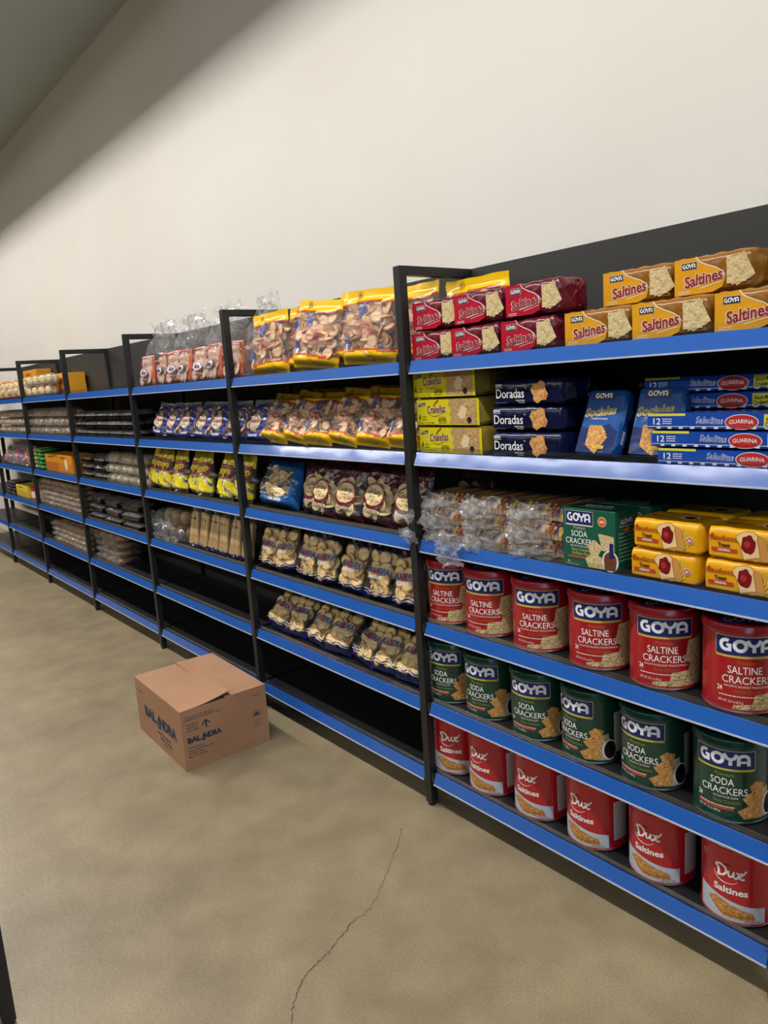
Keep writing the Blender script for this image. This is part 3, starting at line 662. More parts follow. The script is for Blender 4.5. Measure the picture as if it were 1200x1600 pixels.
def front_art(a, fn, w, h, nm, root, du=.010):
    k = MB(); a.put(k, lambda u, v, e: fn(u/w+.5, v/h, 1, e+.0006), du, du, .0005); return k.build(nm, root)

# Balandra-style clear bags of round biscuits, blue printed ends
DISC_B = disc_mesh('biscuit', .0275, .0075, BISC, .002, 2)
NAVYI = ink('#191f78'); BLUEFILM = foil('#161f7d', .5, 24)
def balandra(seed):
    w, h, t = .152, .200, .085
    fn = bag_surf(w, h, t, seed, .90, .06, .10)
    root = thing('biscuit_bag', '', 'biscuit bag')
    wav = lambda u: .085+.02*math.sin(u*20+seed)
    fm = lambda u, v: BLUEFILM if v < wav(u)*.8 or (v > .93 and math.sin(u*19) > .1) else FILM
    b_ = bag_mesh(fn, fm).build('film', root)
    a = Art()
    for k2 in range(3): a.ribbon([(x/50*w*.86, .024+k2*.0055+.0038*math.sin(x*.28+seed)) for x in range(-25, 26)], .0016, WHT if k2 != 1 else NAVYI, 1)
    for k2 in range(2): a.ribbon([(x/50*w*.80, .182-k2*.006+.0035*math.sin(x*.35+seed)) for x in range(-25, 26)], .0014, NAVYI, 1)
    a.text('BALANDRA', 0, .098, .023, ink('#c9cbd6'), 1, .118, 0, .05); a.text('BALANDRA', 0, .098, .023, NAVYI, 2, .114, 0, .02)
    a.poly([(-.012, .094), (.012, .094), (.002, .124)], ink('#b3202a'), 3)
    a.lines(-.035, .090, .07, 3, .005, .0024, WHT, 1, seed); a.text('NET WT 7 OZ', .012, .038, .0045, ink('#3b2a18'), 1, .030)
    pr = front_art(a, fn, w, h, 'printed_label', root)
    ps = fill(root, DISC_B, 'biscuit', scatter(fn, w, h, .0275, 34, .12, .84, seed, .30, .007, .17, .83))
    return Proto(root, [(b_, []), (pr, [])]+ps)
BAL = [balandra(s) for s in (11, 12, 13)]
BW = .03
pl = [(-1.060, -1, 6, 0), (-.900, 3, -8, 1), (-.752, -2, 5, 2), (-.600, 2, -5, 0), (-.440, -2, 3, 1), (-.275, 2, 2, 2), (-.112, -1, -4, 0)]
tgt = ['beside the far post', 'second from the far post', 'third from the far post', 'fourth and middle one of seven', 'third from the tall near post', 'second from the tall near post', 'beside the tall near post']
for i, (x, rz, ry, k) in enumerate(pl):
    BAL[k].put((x, .078, SURF[3]+.002), (R(-12), R(ry), R(rz+4)), 'blue-ended biscuit bag on the fourth shelf, '+tgt[i], 'blue-ended biscuit bags, fourth shelf')
pl = [(-1.040, -6, 7, 1), (-.885, 5, 4, 2), (-.722, -4, 8, 0), (-.565, 6, 3, 1), (-.402, -8, 10, 2), (-.262, 3, 2, 0), (-.125, -2, -2, 1)]
for i, (x, rz, ry, k) in enumerate(pl):
    BAL[k].put((x, .062, SURF[4]+.002), (R(-38), R(ry), R(rz+3)), 'clear bag of round biscuits slumped back, fifth shelf, '+tgt[i], 'slumped biscuit bags, fifth shelf', (.98, 1, .98))

# galaxy bags with maroon tops
DISC_G = disc_mesh('cracker', .026, .005, biscuit_mat('cream_cracker', '#c9a468', '#e2c58e', '#efdcae', 40), .002, 5)
MAR = foil('#4a1420', .5, 24)
def galaxy(seed):
    w, h, t = .165, .225, .080; fn = bag_surf(w, h, t, seed, .86, .06, .06)
    root = thing('cracker_bag', '', 'cracker bag')
    b_ = bag_mesh(fn, lambda u, v: MAR if v > .70-.05*math.sin(u*5+seed) or v < .09+.05*abs(u-.5) else FILM).build('film', root)
    a = Art(); a.oval(0, .100, .058, .050, ink('#6d1a24'), 1); a.oval(0, .104, .049, .038, ink('#e2c48c'), 2)
    a.text('Galaxy', 0, .106, .020, ink('#4a1420'), 3, .076, .2, .012, arc=.004); a.text('BAKERY', 0, .095, .007, ink('#6d4a20'), 3, .04); a.text('XV', 0, .076, .012, ink('#4a1420'), 3, .016, .2)
    a.ribbon([(-.035, .086), (-.014, .080)], .0015, ink('#4a1420'), 3); a.ribbon([(.035, .086), (.014, .080)], .0015, ink('#4a1420'), 3)
    a.rect(-.045, .042, .045, .052, ink('#d9c7a0'), 2); a.text('SODA CRACKERS', 0, .0435, .0065, ink('#2c1612'), 3, .08, 0, .02)
    a.text('Crackers', 0, .176, .018, ink('#8a5a5e'), 1, .11, .25)
    pr = front_art(a, fn, w, h, 'printed_label', root)
    ps = fill(root, DISC_G, 'cracker', scatter(fn, w, h, .026, 22, .12, .70, seed, .25, .007, .15, .85))
    return Proto(root, [(b_, []), (pr, [])]+ps)
GAL = [galaxy(21), galaxy(22)]
gt = ['farthest one, half behind its neighbour', 'second from the blue bag', 'third, in the middle', 'fourth from the blue bag', 'fifth, against the tall post']
for i, (x, y, rz, ry) in enumerate([(-.690, .105, 4, -3), (-.590, .072, -3, 2), (-.430, .072, 2, 3), (-.262, .072, -2, 6), (-.085, .076, 3, 3)]):
    GAL[i % 2].put((x, y, SURF[2]+.002), (R(-13), R(ry), R(rz+3)), 'clear cracker bag with maroon top and oval logo, '+gt[i], 'maroon-topped cracker bags')
GAL[1].put((.085, .215, SURF[2]+.002), (R(-10), 0, R(2)), 'clear cracker bag with maroon top behind the twisted bread bags', 'maroon-topped cracker bags')
# blue bag of crackers
def bluebag():
    w, h, t = .26, .205, .12; fn = bag_surf(w, h, t, 31, .90, .05, .15, .010)
    root = thing('cracker_bag', '', 'cracker bag'); BF = foil('#1f5f9f', .5, 18)
    b_ = bag_mesh(fn, lambda u, v: BF if (v < .20+.06*math.sin(u*9) or v > .80 or u > .86 or u < .05) else FILM2, 30, 34).build('film', root)
    a = Art(); a.text('SALTINES', .03, .024, .013, WHT, 1, .08, .1, .02); a.text('CRACKERS', -.02, .150, .014, ink('#8a5a40'), 1, .09, .2); a.oval(.045, .060, .034, .020, ink('#e7c79a'), 1); a.text('snacks', .045, .054, .009, ink('#b5552c'), 2, .04, .2)
    pr = front_art(a, fn, w, h, 'printed_label', root)
    ps = fill(root, DISC_G, 'cracker', scatter(fn, w, h, .026, 34, .16, .78, 31, .8, .006, .12, .84))
    return Proto(root, [(b_, []), (pr, [])]+ps)
bluebag().put((-.965, .095, SURF[2]+.002), (R(-16), R(4), R(6)), 'bright blue cracker bag with a clear window, left of the maroon-topped bags')

# big yellow-banded clear bags of rosy biscuits
DISC_Y = disc_mesh('biscuit', .0235, .0065, BISC_PINK, .0025, 9)
YB = foil('#f0bf10', .3, 14); ORB = foil('#c8501a', .4, 20)
def yellowbag(seed, h=.245, n=60):
    w, t = .220, .115; fn = bag_surf(w, h, t, seed, .80, .10, .04, .009)
    root = thing('biscuit_bag', '', 'biscuit bag')
    fm = lambda u, v: YB if v > .84+.02*math.sin(u*7+seed) or v < .155+.02*math.sin(u*6+seed) else (ORB if v > .815+.02*math.sin(u*7+seed) or v < .185+.02*math.sin(u*6+seed) else FILM2)
    b_ = bag_mesh(fn, fm, 28, 40).build('film', root)
    a = Art()
    a.poly([(-.028, .150), (-.010, .152), (-.004, .185), (-.016, .205), (-.022, .185), (-.036, .182)], ink('#3b4a8e'), 1)
    a.poly([(-.080, .055), (-.052, .055), (-.050, .092), (-.074, .098)], ink('#4a568f'), 1); a.rect(-.072, .050, -.058, .066, WHT, 2)
    for j in range(3): a.text(('BIZCOCHOS', 'CRACKERS', 'GALLETAS')[j], .0+.006*j, .128-.017*j, .010, ink('#a8343c'), 1, .070, .1, .01, rot=-4)
    a.oval(-.050, h*.925, .010, .013, ink('#2a2410'), 1); a.oval(-.050, h*.925, .0085, .0115, ink('#e9b40e'), 2); a.poly([(-.054, h*.95), (-.047, h*.95), (-.050, h*.885)], ink('#2a2450'), 3)
    a.oval(.03, h*.055, .008, .010, ink('#2a2410'), 1); a.oval(.03, h*.055, .0066, .0086, ink('#d9d2b8'), 2); a.poly([(.027, h*.035), (.034, h*.035), (.030, h*.085)], ink('#221a30'), 3)
    pr = front_art(a, fn, w, h, 'printed_label', root)
    ps = fill(root, DISC_Y, 'biscuit', scatter(fn, w, h, .0235, n, .13, .78, seed, .55, .006, .10, .90))
    return Proto(root, [(b_, []), (pr, [])]+ps)
YBG = [yellowbag(41), yellowbag(42), yellowbag(44)]
yt = ['farthest one, beside the crinkled clear bag', 'second from the far post', 'third, leaning on its neighbour', 'fourth from the far post', 'second from the tall post', 'sixth, in line with the tall post', 'partly behind the dark red packs']
for i, (x, y, rz, ry, rx) in enumerate([(-.905, .080, 2, -1, -5), (-.740, .120, -5, 3, -8), (-.580, .080, 4, 5, -8), (-.410, .125, -4, 7, -10), (-.250, .080, 3, 3, -6), (-.085, .135, -3, 0, -5), (.115, .235, 3, 0, -3)]):
    YBG[i % 3].put((x, y, SURF[0]+.002), (R(rx), R(ry), R(rz)), 'yellow-topped biscuit bag on the top shelf, '+yt[i], 'yellow-topped biscuit bags, top shelf', (1.22, .74, 1.03))
yt = ['farthest one, beside the blue oval bags', 'second from the far post', 'third from the far post', 'fourth from the far post', 'fifth and widest', 'sixth, against the tall post']
for i, (x, y, rz, ry, rx) in enumerate([(-.925, .075, 4, 4, -24), (-.765, .080, -3, 6, -22), (-.610, .080, 4, 2, -24), (-.440, .082, -4, 5, -20), (-.265, .085, 3, 3, -20), (-.095, .082, -5, 2, -23)]):
    YBG[(i+1) % 3].put((x, y, SURF[1]+.002), (R(rx), R(ry), R(rz)), 'yellow-ended biscuit bag, second shelf, '+yt[i], 'yellow-ended biscuit bags, second shelf', (.80, .80, .88))
for i, x in enumerate((-.80, -.60, -.40, -.19)):
    YBG[i % 3].put((x, .270, SURF[1]+.002), (R(-2), R(2), R([3, -3, 2, 0][i])), 'yellow-topped bag at the back of the second shelf, %s' % ['farthest', 'second from the far post', 'third from the far post', 'nearest the tall post'][i], 'yellow-topped bags at the back of the second shelf', (.95, .5, .86))

# purple-blue oval-window bags (second shelf, either side of the second post)
PB = foil('#1e2a7a', .5, 22)
def ovalbag(seed):
    w, h, t = .185, .190, .085; fn = bag_surf(w, h, t, seed, .84, .08, .12, .007)
    root = thing('snack_bag', '', 'snack bag'); 
    def fm(u, v):
        d = ((u-.5)/.30)**2+((v-.50)/.30)**2
        return FILM if d < .80 else (PB if d < 1.75 or (v < .16) else FILM2)
    b_ = bag_mesh(fn, fm).build('film', root)
    a = Art(); a.oval(0, .088, .042, .038, ink('#b5a98e'), 1); a.text('Salados', 0, .086, .020, ink('#d9c8c0'), 2, .082, .15, .04, rot=3); a.text('Salados', 0, .086, .020, ink('#9c2432'), 3, .080, .15, .015, rot=3)
    a.text('SNACKS', 0, .110, .010, ink('#6d6a58'), 2, .05); a.lines(-.035, .030, .07, 2, .006, .004, WHT, 1, seed)
    pr = front_art(a, fn, w, h, 'printed_label', root)
    ps = fill(root, DISC_Y, 'biscuit', scatter(fn, w, h, .0235, 26, .10, .80, seed, .6, .006))
    return Proto(root, [(b_, []), (pr, [])]+ps)
OV = [ovalbag(51), ovalbag(52)]
ot = ['farthest one beside the empty shelf part', 'second from the shelf gap', 'third from the shelf gap', 'fourth from the shelf gap', 'just left of the slim second post', 'just right of the slim second post']
for i, (x, rz, ry) in enumerate([(-2.090, 4, 5), (-1.920, -3, 4), (-1.745, 4, -2), (-1.565, -3, 2), (-1.400, 3, 0), (-1.045, 0, 0)]):
    OV[i % 2].put((x, .075, SURF[1]+.002), (R(-14), R(ry), R(rz)), 'dark blue oval-window bag, '+ot[i], 'dark blue oval-window bags')
OV[1].put((-1.245, .085, SURF[1]+.002), (R(-14), R(0), R(-3)), 'dark blue oval-window bag, hidden partly by the slim second post', 'dark blue oval-window bags')

# orange-edged packs inside big clear bags
ORG = foil('#d9602a', .3, 20)
DISC_I = disc_mesh('cracker', .029, .006, biscuit_mat('pale_pink_cracker', '#dcae94', '#f0ccb4', '#fae4d2', 40, (.031, '#c08a68')), .002, 7)
def ikabag(seed):
    w, h, t = .158, .165, .060; fn = bag_surf(w, h, t, seed, .92, .06, .0, .005)
    root = thing('cracker_bag', '', 'cracker bag')
    fm = lambda u, v: ORG if (u < .05 or u > .95 or v > .95 or v < .09) else FILM
    b_ = bag_mesh(fn, fm, 22, 26).build('film', root)
    a = Art(); a.oval(0, .072, .044, .021, ink('#8a4a6a'), 1); a.oval(0, .072, .041, .0185, ink('#e8e2e6'), 2); a.text('ika', 0, .064, .020, ink('#b52a3c'), 3, .050, .2, .04); a.text('ika', 0, .064, .020, ink('#23307c'), 4, .048, .2, .01)
    a.text('Crackers', -.01, .118, .014, ink('#d0705a'), 1, .08, .1); a.text('NETO', .03, .022, .006, ink('#b5502a'), 1, .03)
    pr = front_art(a, fn, w, h, 'printed_label', root)
    ps = fill(root, DISC_I, 'cracker', scatter(fn, w, h, .029, 30, .10, .86, seed, .25, .006, .10, .90))
    return Proto(root, [(b_, []), (pr, [])]+ps)
IK = [ikabag(61), ikabag(62)]
it = ['farthest, beside the third post', 'second from the third post', 'third from the third post', 'fourth from the third post', 'fifth from the third post', 'sixth from the third post', 'seventh, against the second post', 'seen through the second post frame']
for i, (x, y, rz) in enumerate([(-2.225, .085, 3), (-2.060, .105, -6), (-1.900, .105, 8), (-1.735, .080, -3), (-1.580, .095, 4), (-1.425, .085, -2), (-1.255, .095, 3), (-1.075, .16, -5)]):
    IK[i % 2].put((x, y, SURF[0]+.004), (R(-5), R([0, 4, -3, 1, 0, -2, 2, 4][i]), R(rz)), 'clear orange-edged cracker bag on the top shelf, '+it[i], 'orange-edged cracker bags')
def bigbag(seed, w, h, t):
    fn0 = bag_surf(w, h, t, seed, .70, .0, .0, .012)
    root = thing('clear_bag', '', 'clear plastic bag')
    def fn(u, v, side, e=0):
        x, y, z = fn0(u, v, side, e)
        k = max(0, (v-.55)/.45); j = noise.noise_vector(Vector((u*11+seed, v*12, side*2)))
        return (x*(1-.25*k)+j.x*.020*k, y+side*-.006+j.y*.030*k+.0, z+j.z*.030*k)
    return bag_mesh(fn, lambda u, v: FILM2 if v > .5 else FILM, 40, 40).build('film', root).parent
for i, (x, w) in enumerate([(-2.090, .36), (-1.735, .35), (-1.355, .36), (-1.015, .20)]):
    b_ = bigbag(71+i, w, .335, .22); b_.location = (x, .135, SURF[0]+.002); b_['group'] = 'big crinkled clear bags'
    b_['label'] = 'big crinkled clear bag around orange-edged bags, '+['overhanging the third post', 'middle one', 'against the second post', 'right of the second post'][i]

# yeyo bags (yellow and red)
YE = foil('#e3cf2a', .35, 22)
DISC_W = disc_mesh('puff', .020, .016, biscuit_mat('pale_puff', '#cbb78e', '#e5d8b8', '#f2ead4', 50), .003, 3)
def yeyo(seed):
    w, h, t = .150, .220, .070; fn = bag_surf(w, h, t, seed, .88, .08, .12, .006, .01)
    root = thing('puff_bag', '', 'snack bag')
    fm = lambda u, v: YE if v > .74 or (v < .42 and v > .08 and abs(math.sin(u*5+v*8+seed)) > .35) else FILM2
    b_ = bag_mesh(fn, fm).build('film', root)
    RD = ink('#8c1a22'); a = Art(); a.poly([(-.066, .098), (.066, .106), (.066, .172), (-.066, .164)], RD, 1)
    a.text('yeyo', 0, .121, .036, ink('#f6dc38'), 2, .120, .05, .07, rot=4); a.text('MERENGUITOS', 0, .155, .0065, ink('#f1e0b0'), 2, .08, rot=4)
    pr = front_art(a, fn, w, h, 'printed_label', root)
    ps = fill(root, DISC_W, 'puff', scatter(fn, w, h, .020, 24, .12, .56, seed, .6, .010))
    return Proto(root, [(b_, []), (pr, [])]+ps)
YY = [yeyo(81), yeyo(82)]
vt = ['farthest, beside the third post', 'second from the third post', 'third from the third post', 'fourth, behind its neighbours', 'fifth from the third post', 'sixth from the third post', 'seventh, against the second post']
for i, (x, y, ry) in enumerate([(-2.290, .085, 12), (-2.135, .075, 6), (-1.940, .075, -2), (-1.790, .095, 4), (-1.640, .070, -3), (-1.425, .075, 5), (-1.265, .080, 6)]):
    YY[i % 2].put((x, y, SURF[2]+.002), (R(-10), R(ry), R((-1)**i*3)), 'yellow and dark red bag of puffs, '+vt[i], 'yellow and dark red puff bags')
# breadstick bags
STK = MB().lathe([(.0004, 0), (.0095, .003), (.0115, .012), (.0105, .08), (.0115, .155), (.0090, .168), (.0004, .170)], biscuit_mat('breadstick', '#b98d55', '#d6b37b', '#e2c796', 30), 14, cap=False).mesh('breadstick')
def stickbag(seed):
    w, h, t = .105, .215, .050; fn = bag_surf(w, h, t, seed, .90, .08, .0, .003)
    root = thing('breadstick_bag', '', 'breadstick bag')
    b_ = bag_mesh(fn, lambda u, v: BLUEFILM if v < .035+.02*math.sin(u*12) else FILM, 20, 26).build('film', root)
    a = Art(); a.text('BALANDRA', 0, .168, .013, NAVYI, 1, .085, 0, .02); a.rect(-.036, .148, .036, .160, ink('#8a6d2c'), 1); a.text('PALITOS', 0, .150, .008, ink('#2a2010'), 2, .05, 0, .02)
    for k2 in range(2): a.ribbon([(x/40*w*.8, .020+k2*.005+.003*math.sin(x*.35)) for x in range(-20, 21)], .0014, WHT if k2 else NAVYI, 1)
    a.text('NET WT', .01, .040, .004, NAVYI, 1, .03)
    pr = front_art(a, fn, w, h, 'printed_label', root); ps = []
    rg = random.Random(seed)
    for k2 in range(7):
        o = bpy.data.objects.new('breadstick', STK); C.objects.link(o); o.parent = root; row = k2 // 4
        o.location = (-.032+(k2 % 4)*.021+row*.010, -.006+row*.015, .012+rg.uniform(0, .012)); o.rotation_euler = (R(rg.uniform(-2, 2)), R(rg.uniform(-3, 3)), 0); ps.append((o, []))
    return Proto(root, [(b_, []), (pr, [])]+ps)
SK = [stickbag(91), stickbag(92)]
st_ = ['farthest, beside the round twisted bags', 'second from the twisted bags', 'third from the twisted bags', 'fourth from the twisted bags', 'fifth from the twisted bags', 'sixth, against the second post']
for i, x in enumerate((-1.810, -1.700, -1.590, -1.480, -1.365, -1.250)):
    SK[i % 2].put((x, .062, SURF[3]+.002), (R(-9), R([2, 6, 8, 2, 4, 5][i]), R((-1)**i*4)), 'clear bag of pale breadsticks, '+st_[i], 'breadstick bags')
# twisted bags of rolls lying with their knotted ends forward
ROLL = MB().lathe([(.0004, 0), (.020, .002), (.034, .014), (.036, .030), (.033, .13), (.030, .16), (.016, .175), (.0004, .178)], biscuit_mat('bread_roll', '#a9713f', '#c79a63', '#d9b57f', 18), 18, cap=False).mesh('roll')
def crumple(mb, x0, x1, z0, z1, yl, seed, amp=.020, m=None, n=14, dr=0):
    def fn(u, v):
        j = noise.noise_vector(Vector((u*3.2+seed*1.7, v*3.2, seed))); k = noise.noise_vector(Vector((u*14+seed, v*13, seed*2)))
        return (x0+(x1-x0)*u+j.x*amp+k.x*amp*.22, yl+j.y*amp*1.5+k.y*amp*.30, z0+(z1-z0)*v+j.z*amp+k.z*amp*.2-dr*(1-v))
    mb.grid(fn, n*2, n*2, m or FILM2)
def twistbag(seed):
    root = thing('roll_bag', '', 'bread bag'); mb = MB()
    def fn(u, v):
        a_ = 2*math.pi*u; y = -.06+v*.28; e = min(1, max(.12, (v)/.22))**.7; r = .042*e*(1+.10*noise.noise(Vector((math.cos(a_)*2, math.sin(a_)*2, v*9+seed))))
        if v < .10: r = .012+.030*abs(noise.noise(Vector((a_*2, seed, v*20))))+(.10-v)*.25
        return (math.cos(a_)*r*1.15, y, .043+math.sin(a_)*r)
    mb.grid(fn, 28, 30, FILM2); b_ = mb.build('film', root)
    o = bpy.data.objects.new('roll', ROLL); C.objects.link(o); o.parent = root; o.location = (0, .02, .040); o.rotation_euler = (R(-90), 0, 0)
    return Proto(root, [(b_, []), (o, [])])
TW = [twistbag(3), twistbag(8)]
for i, (x, z, lb) in enumerate([(-2.320, 0, 'lower, beside the third post'), (-2.215, 0, 'lower middle'), (-2.110, 0, 'lower, third from the third post'), (-1.995, 0, 'lower, beside the breadsticks'), (-2.260, 1, 'upper, nearer the third post'), (-2.155, 1, 'upper middle'), (-2.050, 1, 'upper, nearer the breadsticks')]):
    TW[i % 2].put((x, .085, SURF[3]+.001+z*.080), (0, 0, R([4, -6, 8, -3, 0, 7, -5][i])), 'clear twisted bag with a pale roll, '+lb, 'twisted bags of rolls')
# sliced bread bags in the near unit, stacked three high
SLICE = biscuit_mat('toasted_slice', '#b07c48', '#cfa571', '#dcb989', 25)
def breadbag(seed):
    root = thing('bread_bag', '', 'bread bag'); w, h, d = .178, .047, .21
    bl = MB(); rg = random.Random(seed)
    for k2 in range(12):
        x = -w/2+.004+k2*(w-.008)/12; bl.box(x, .0+rg.uniform(0, .006), .003, x+.0125, d-.02, h-.003-rg.uniform(0, .003), SLICE, Matrix.Rotation(R(0), 4, 'Y'))
    slices = []
    for k2 in range(12):
        s_ = MB(); x = -w/2+.004+k2*(w-.008)/12; hh = h-.004-rg.uniform(0, .004)
        s_.grid(lambda u, v: (x+.0125*v, rg.uniform(0, .002)+(.0+d*.85*(u if u < 1 else 1)), hh), 1, 1, SLICE)
        s2 = MB().box(x, rg.uniform(0, .006), .002, x+.0122, d-.02, hh, SLICE); slices.append((s2.build('slice', root, bevel=.003), []))
    mb = MB()
    def fn(u, v):
        per = u*2*(w+h); y = -.012+v*(d+.01)
        if per < w: x, z = -w/2+per, h
        elif per < w+h: x, z = w/2, h-(per-w)
        elif per < 2*w+h: x, z = w/2-(per-w-h), 0
        else: x, z = -w/2, (per-2*w-h)
        j = noise.noise_vector(Vector((x*40+seed, y*40, z*40))); return (x*1.02+j.x*.003, y+j.y*.004, max(0, z+j.z*.003+(.001 if z > 0 else 0)))
    mb.grid(fn, 60, 16, FILM)
    b_ = mb.build('film', root)
    st = MB(); cols = ['#c8a020', '#a8342a', '#3a2a66', '#c8a020', '#b5482a', '#2f2460', '#c8a020']
    for q in range(7):
        u0 = -.06+q*.022; m = foil(cols[q], .4, 30)
        st.grid(lambda u, v: (u0+u*.009+v*.020, .010+v*.150, h+.0032+.001*math.sin(u*3)), 2, 8, m)
        st.grid(lambda u, v: (u0+.02+u*.010-.012*v, .008-.014*v, h+.0032-v*.030), 2, 5, m)
    for q in range(3):
        st.grid(lambda u, v: (w/2+.0042, .005+q*.05+u*.022+v*.03, .008+v*.036), 2, 4, foil(cols[q+1], .4, 30))
    sp = st.build('printed_stripes', root)
    cm = MB(); crumple(cm, -w/2-.006, w/2-.035, .002, h+.006, -.018, seed, .020, FILM3, 13); crumple(cm, -w/2, w/2-.08, .0, h*.9, -.034, seed+5, .028, FILM3, 10, .004)
    cr_ = cm.build('open_end', root)
    return Proto(root, slices+[(b_, []), (sp, []), (cr_, [])])
BR = [breadbag(5), breadbag(9)]
cl = ['against the tall post', 'in the middle column', 'beside the green carton']; rw = ['bottom layer', 'second layer', 'top layer']
for ci, x in enumerate((.130, .312, .492)):
    for ri in range(3):
        BR[(ci+ri) % 2].put((x+(.004, -.003, .002)[ri], .055+.003*((ci+ri) % 3), SURF[2]+.001+ri*.0515), (0, 0, R(((ci*3+ri)*37 % 7)-3)), 'clear bag of sliced toast, %s, %s' % (rw[ri], cl[ci]), 'clear bags of sliced toast')
# film tails hanging over the rail
cm = MB(); crumple(cm, -.050, .050, -.055, .040, 0, 17, .026, FILM3, 12); crumple(cm, -.03, .05, -.02, .05, -.015, 19, .026, FILM3, 10)
t = thing('plastic_wrap', 'loose clear plastic hanging over the blue rail below the sliced toast bags', 'plastic wrap', (.185, -.012, SURF[2]+.005)); cm.build('film', t)
for q, (x, z) in enumerate(((.012, .075), (.022, .012))):
    cm = MB(); crumple(cm, -.042, .035, -.016, .026, 0, 27+q*5, .016, FILM3, 10)
    t = thing('plastic_wrap', 'clear plastic twist sticking past the tall post, '+('upper one' if q == 0 else 'lower one'), 'plastic wrap', (x, -.022, SURF[2]+z), group='plastic twists at the tall post'); cm.build('film', t)

# ------------------------------------------------------------------ far units: trays, clamshells, boxes
BROWN = biscuit_mat('brown_pastry', '#7d5634', '#b58a5a', '#dcbb88', 60); PALE = biscuit_mat('pale_pastry', '#a98a5c', '#cdb284', '#e2d2a8', 60)
DARK = biscuit_mat('dark_pastry', '#2e1a10', '#5a3218', '#a8602a', 60)
def clam(w, h, d, content, tray, seed, nx=2):
    root = thing('clamshell_box', '', 'pastry box'); tr = MB(); m = BLACKPL if tray else SHELL
    tr.grid(lambda u, v: ((u-.5)*w*(.84+.16*v), 0+.0*d, h*.42*v), 10, 2, m, False)
    for sx in (-1, 1): tr.grid(lambda u, v: (sx*w/2*(.84+.16*v), u*d, h*.42*v), 8, 2, m, False)
    tr.grid(lambda u, v: ((u-.5)*w*.84, v*d, .001), 2, 2, m, False); tr.grid(lambda u, v: ((u-.5)*w, d, h*.42*v), 2, 1, m, False)
    tr.box(-w/2-.004, -.005, h*.42, w/2+.004, .001, h*.45, m)
    a_ = tr.build('tray', root)
    ld = MB()
    def lf(u, v):
        e = min(1, 4.5*min(u, 1-u), 5*v+.0)**.5; return ((u-.5)*w, -.003+v*d*.98, h*.45+h*.54*e*(.35+.65*abs(math.sin(u*math.pi*nx))**.5)*(.6+.4*abs(math.sin(v*math.pi*(1 if nx == 1 else 2)))**.5))
    ld.grid(lf, 24, 12, SHELL, True); ld.grid(lambda u, v: ((u-.5)*w, -.003-.0, h*.45+.002*v), 4, 1, SHELL)
    l_ = ld.build('lid', root)
    ps = []; rg = random.Random(seed)
    q = min(w/nx, d if nx == 1 else d*.54)
    me = MB().lathe([(.0004, 0), (q*.38, .002), (q*.42, h*.25), (q*.36, h*.50), (q*.2, h*.66), (.0004, h*.70)], content, 14, cap=False).mesh('pastry')
    for i in range(nx):
        for j in range(1 if nx == 1 else 2):
            o = bpy.data.objects.new('pastry', me); C.objects.link(o); o.parent = root; o.location = ((i+.5-nx/2)*w/nx*.92, d*.5 if nx == 1 else d*(.27+.46*j), h*.06); o.rotation_euler = (0, 0, rg.uniform(0, 6)); ps.append((o, []))
    return Proto(root, [(a_, []), (l_, [])]+ps)
rown = ['bottom row', 'second row', 'third row', 'fourth row', 'fifth row', 'sixth row']
def grid_put(P, xs, zs, surf, y, lab, grp, jit=.004, cn=None):
    rg = random.Random(len(lab)+int(surf*100)); n = len(xs)
    for i, x in enumerate(xs):
        for j, z in enumerate(zs):
            c = (cn or ['farthest stack', 'second stack', 'third stack', 'fourth stack', 'fifth stack', 'sixth stack', 'seventh stack'])[i]
            P.put((x+rg.uniform(-jit, jit), y+rg.uniform(0, jit*2), surf+.001+z), (0, 0, R(rg.uniform(-4, 4))), '%s, %s, %s' % (lab, c, rown[j]), grp)
# unit D
P = clam(.205, .052, .16, DARK, True, 1, 2)
grid_put(P, [-3.40, -3.185, -2.97, -2.75, -2.53], [0, .055, .110], SURF[1], .042, 'black-bottomed pastry tray under the bare shelf', 'black trays under the bare shelf')
grid_put(clam(.19, .050, .16, DARK, True, 2, 2), [-3.40, -3.12], [0, .0525, .105], SURF[2], .042, 'black pastry tray left of the clear boxes', 'black trays left of the clear boxes', cn=['left stack', 'right stack'])
grid_put(clam(.215, .062, .16, PALE, False, 3, 2), [-2.89, -2.665, -2.44], [0, .063, .126], SURF[2], .042, 'clear box of pale buns', 'clear boxes of pale buns', cn=['stack beside the black trays', 'middle stack', 'stack against the third post'])
grid_put(clam(.255, .056, .17, DARK, True, 4, 1), [-3.30, -2.985, -2.665], [0, .060, .120], SURF[3], .042, 'round black tray with amber pastry', 'round black trays with amber pastry', cn=['far stack', 'middle stack', 'near stack'])
grid_put(clam(.13, .048, .15, BROWN, False, 5, 1), [-3.37, -3.22, -3.07], [0, .049, .098, .147], SURF[4], .05, 'small clear tub of brown cookies on the fifth shelf', 'small clear tubs beyond the third post', cn=['far stack', 'middle stack', 'near stack'])
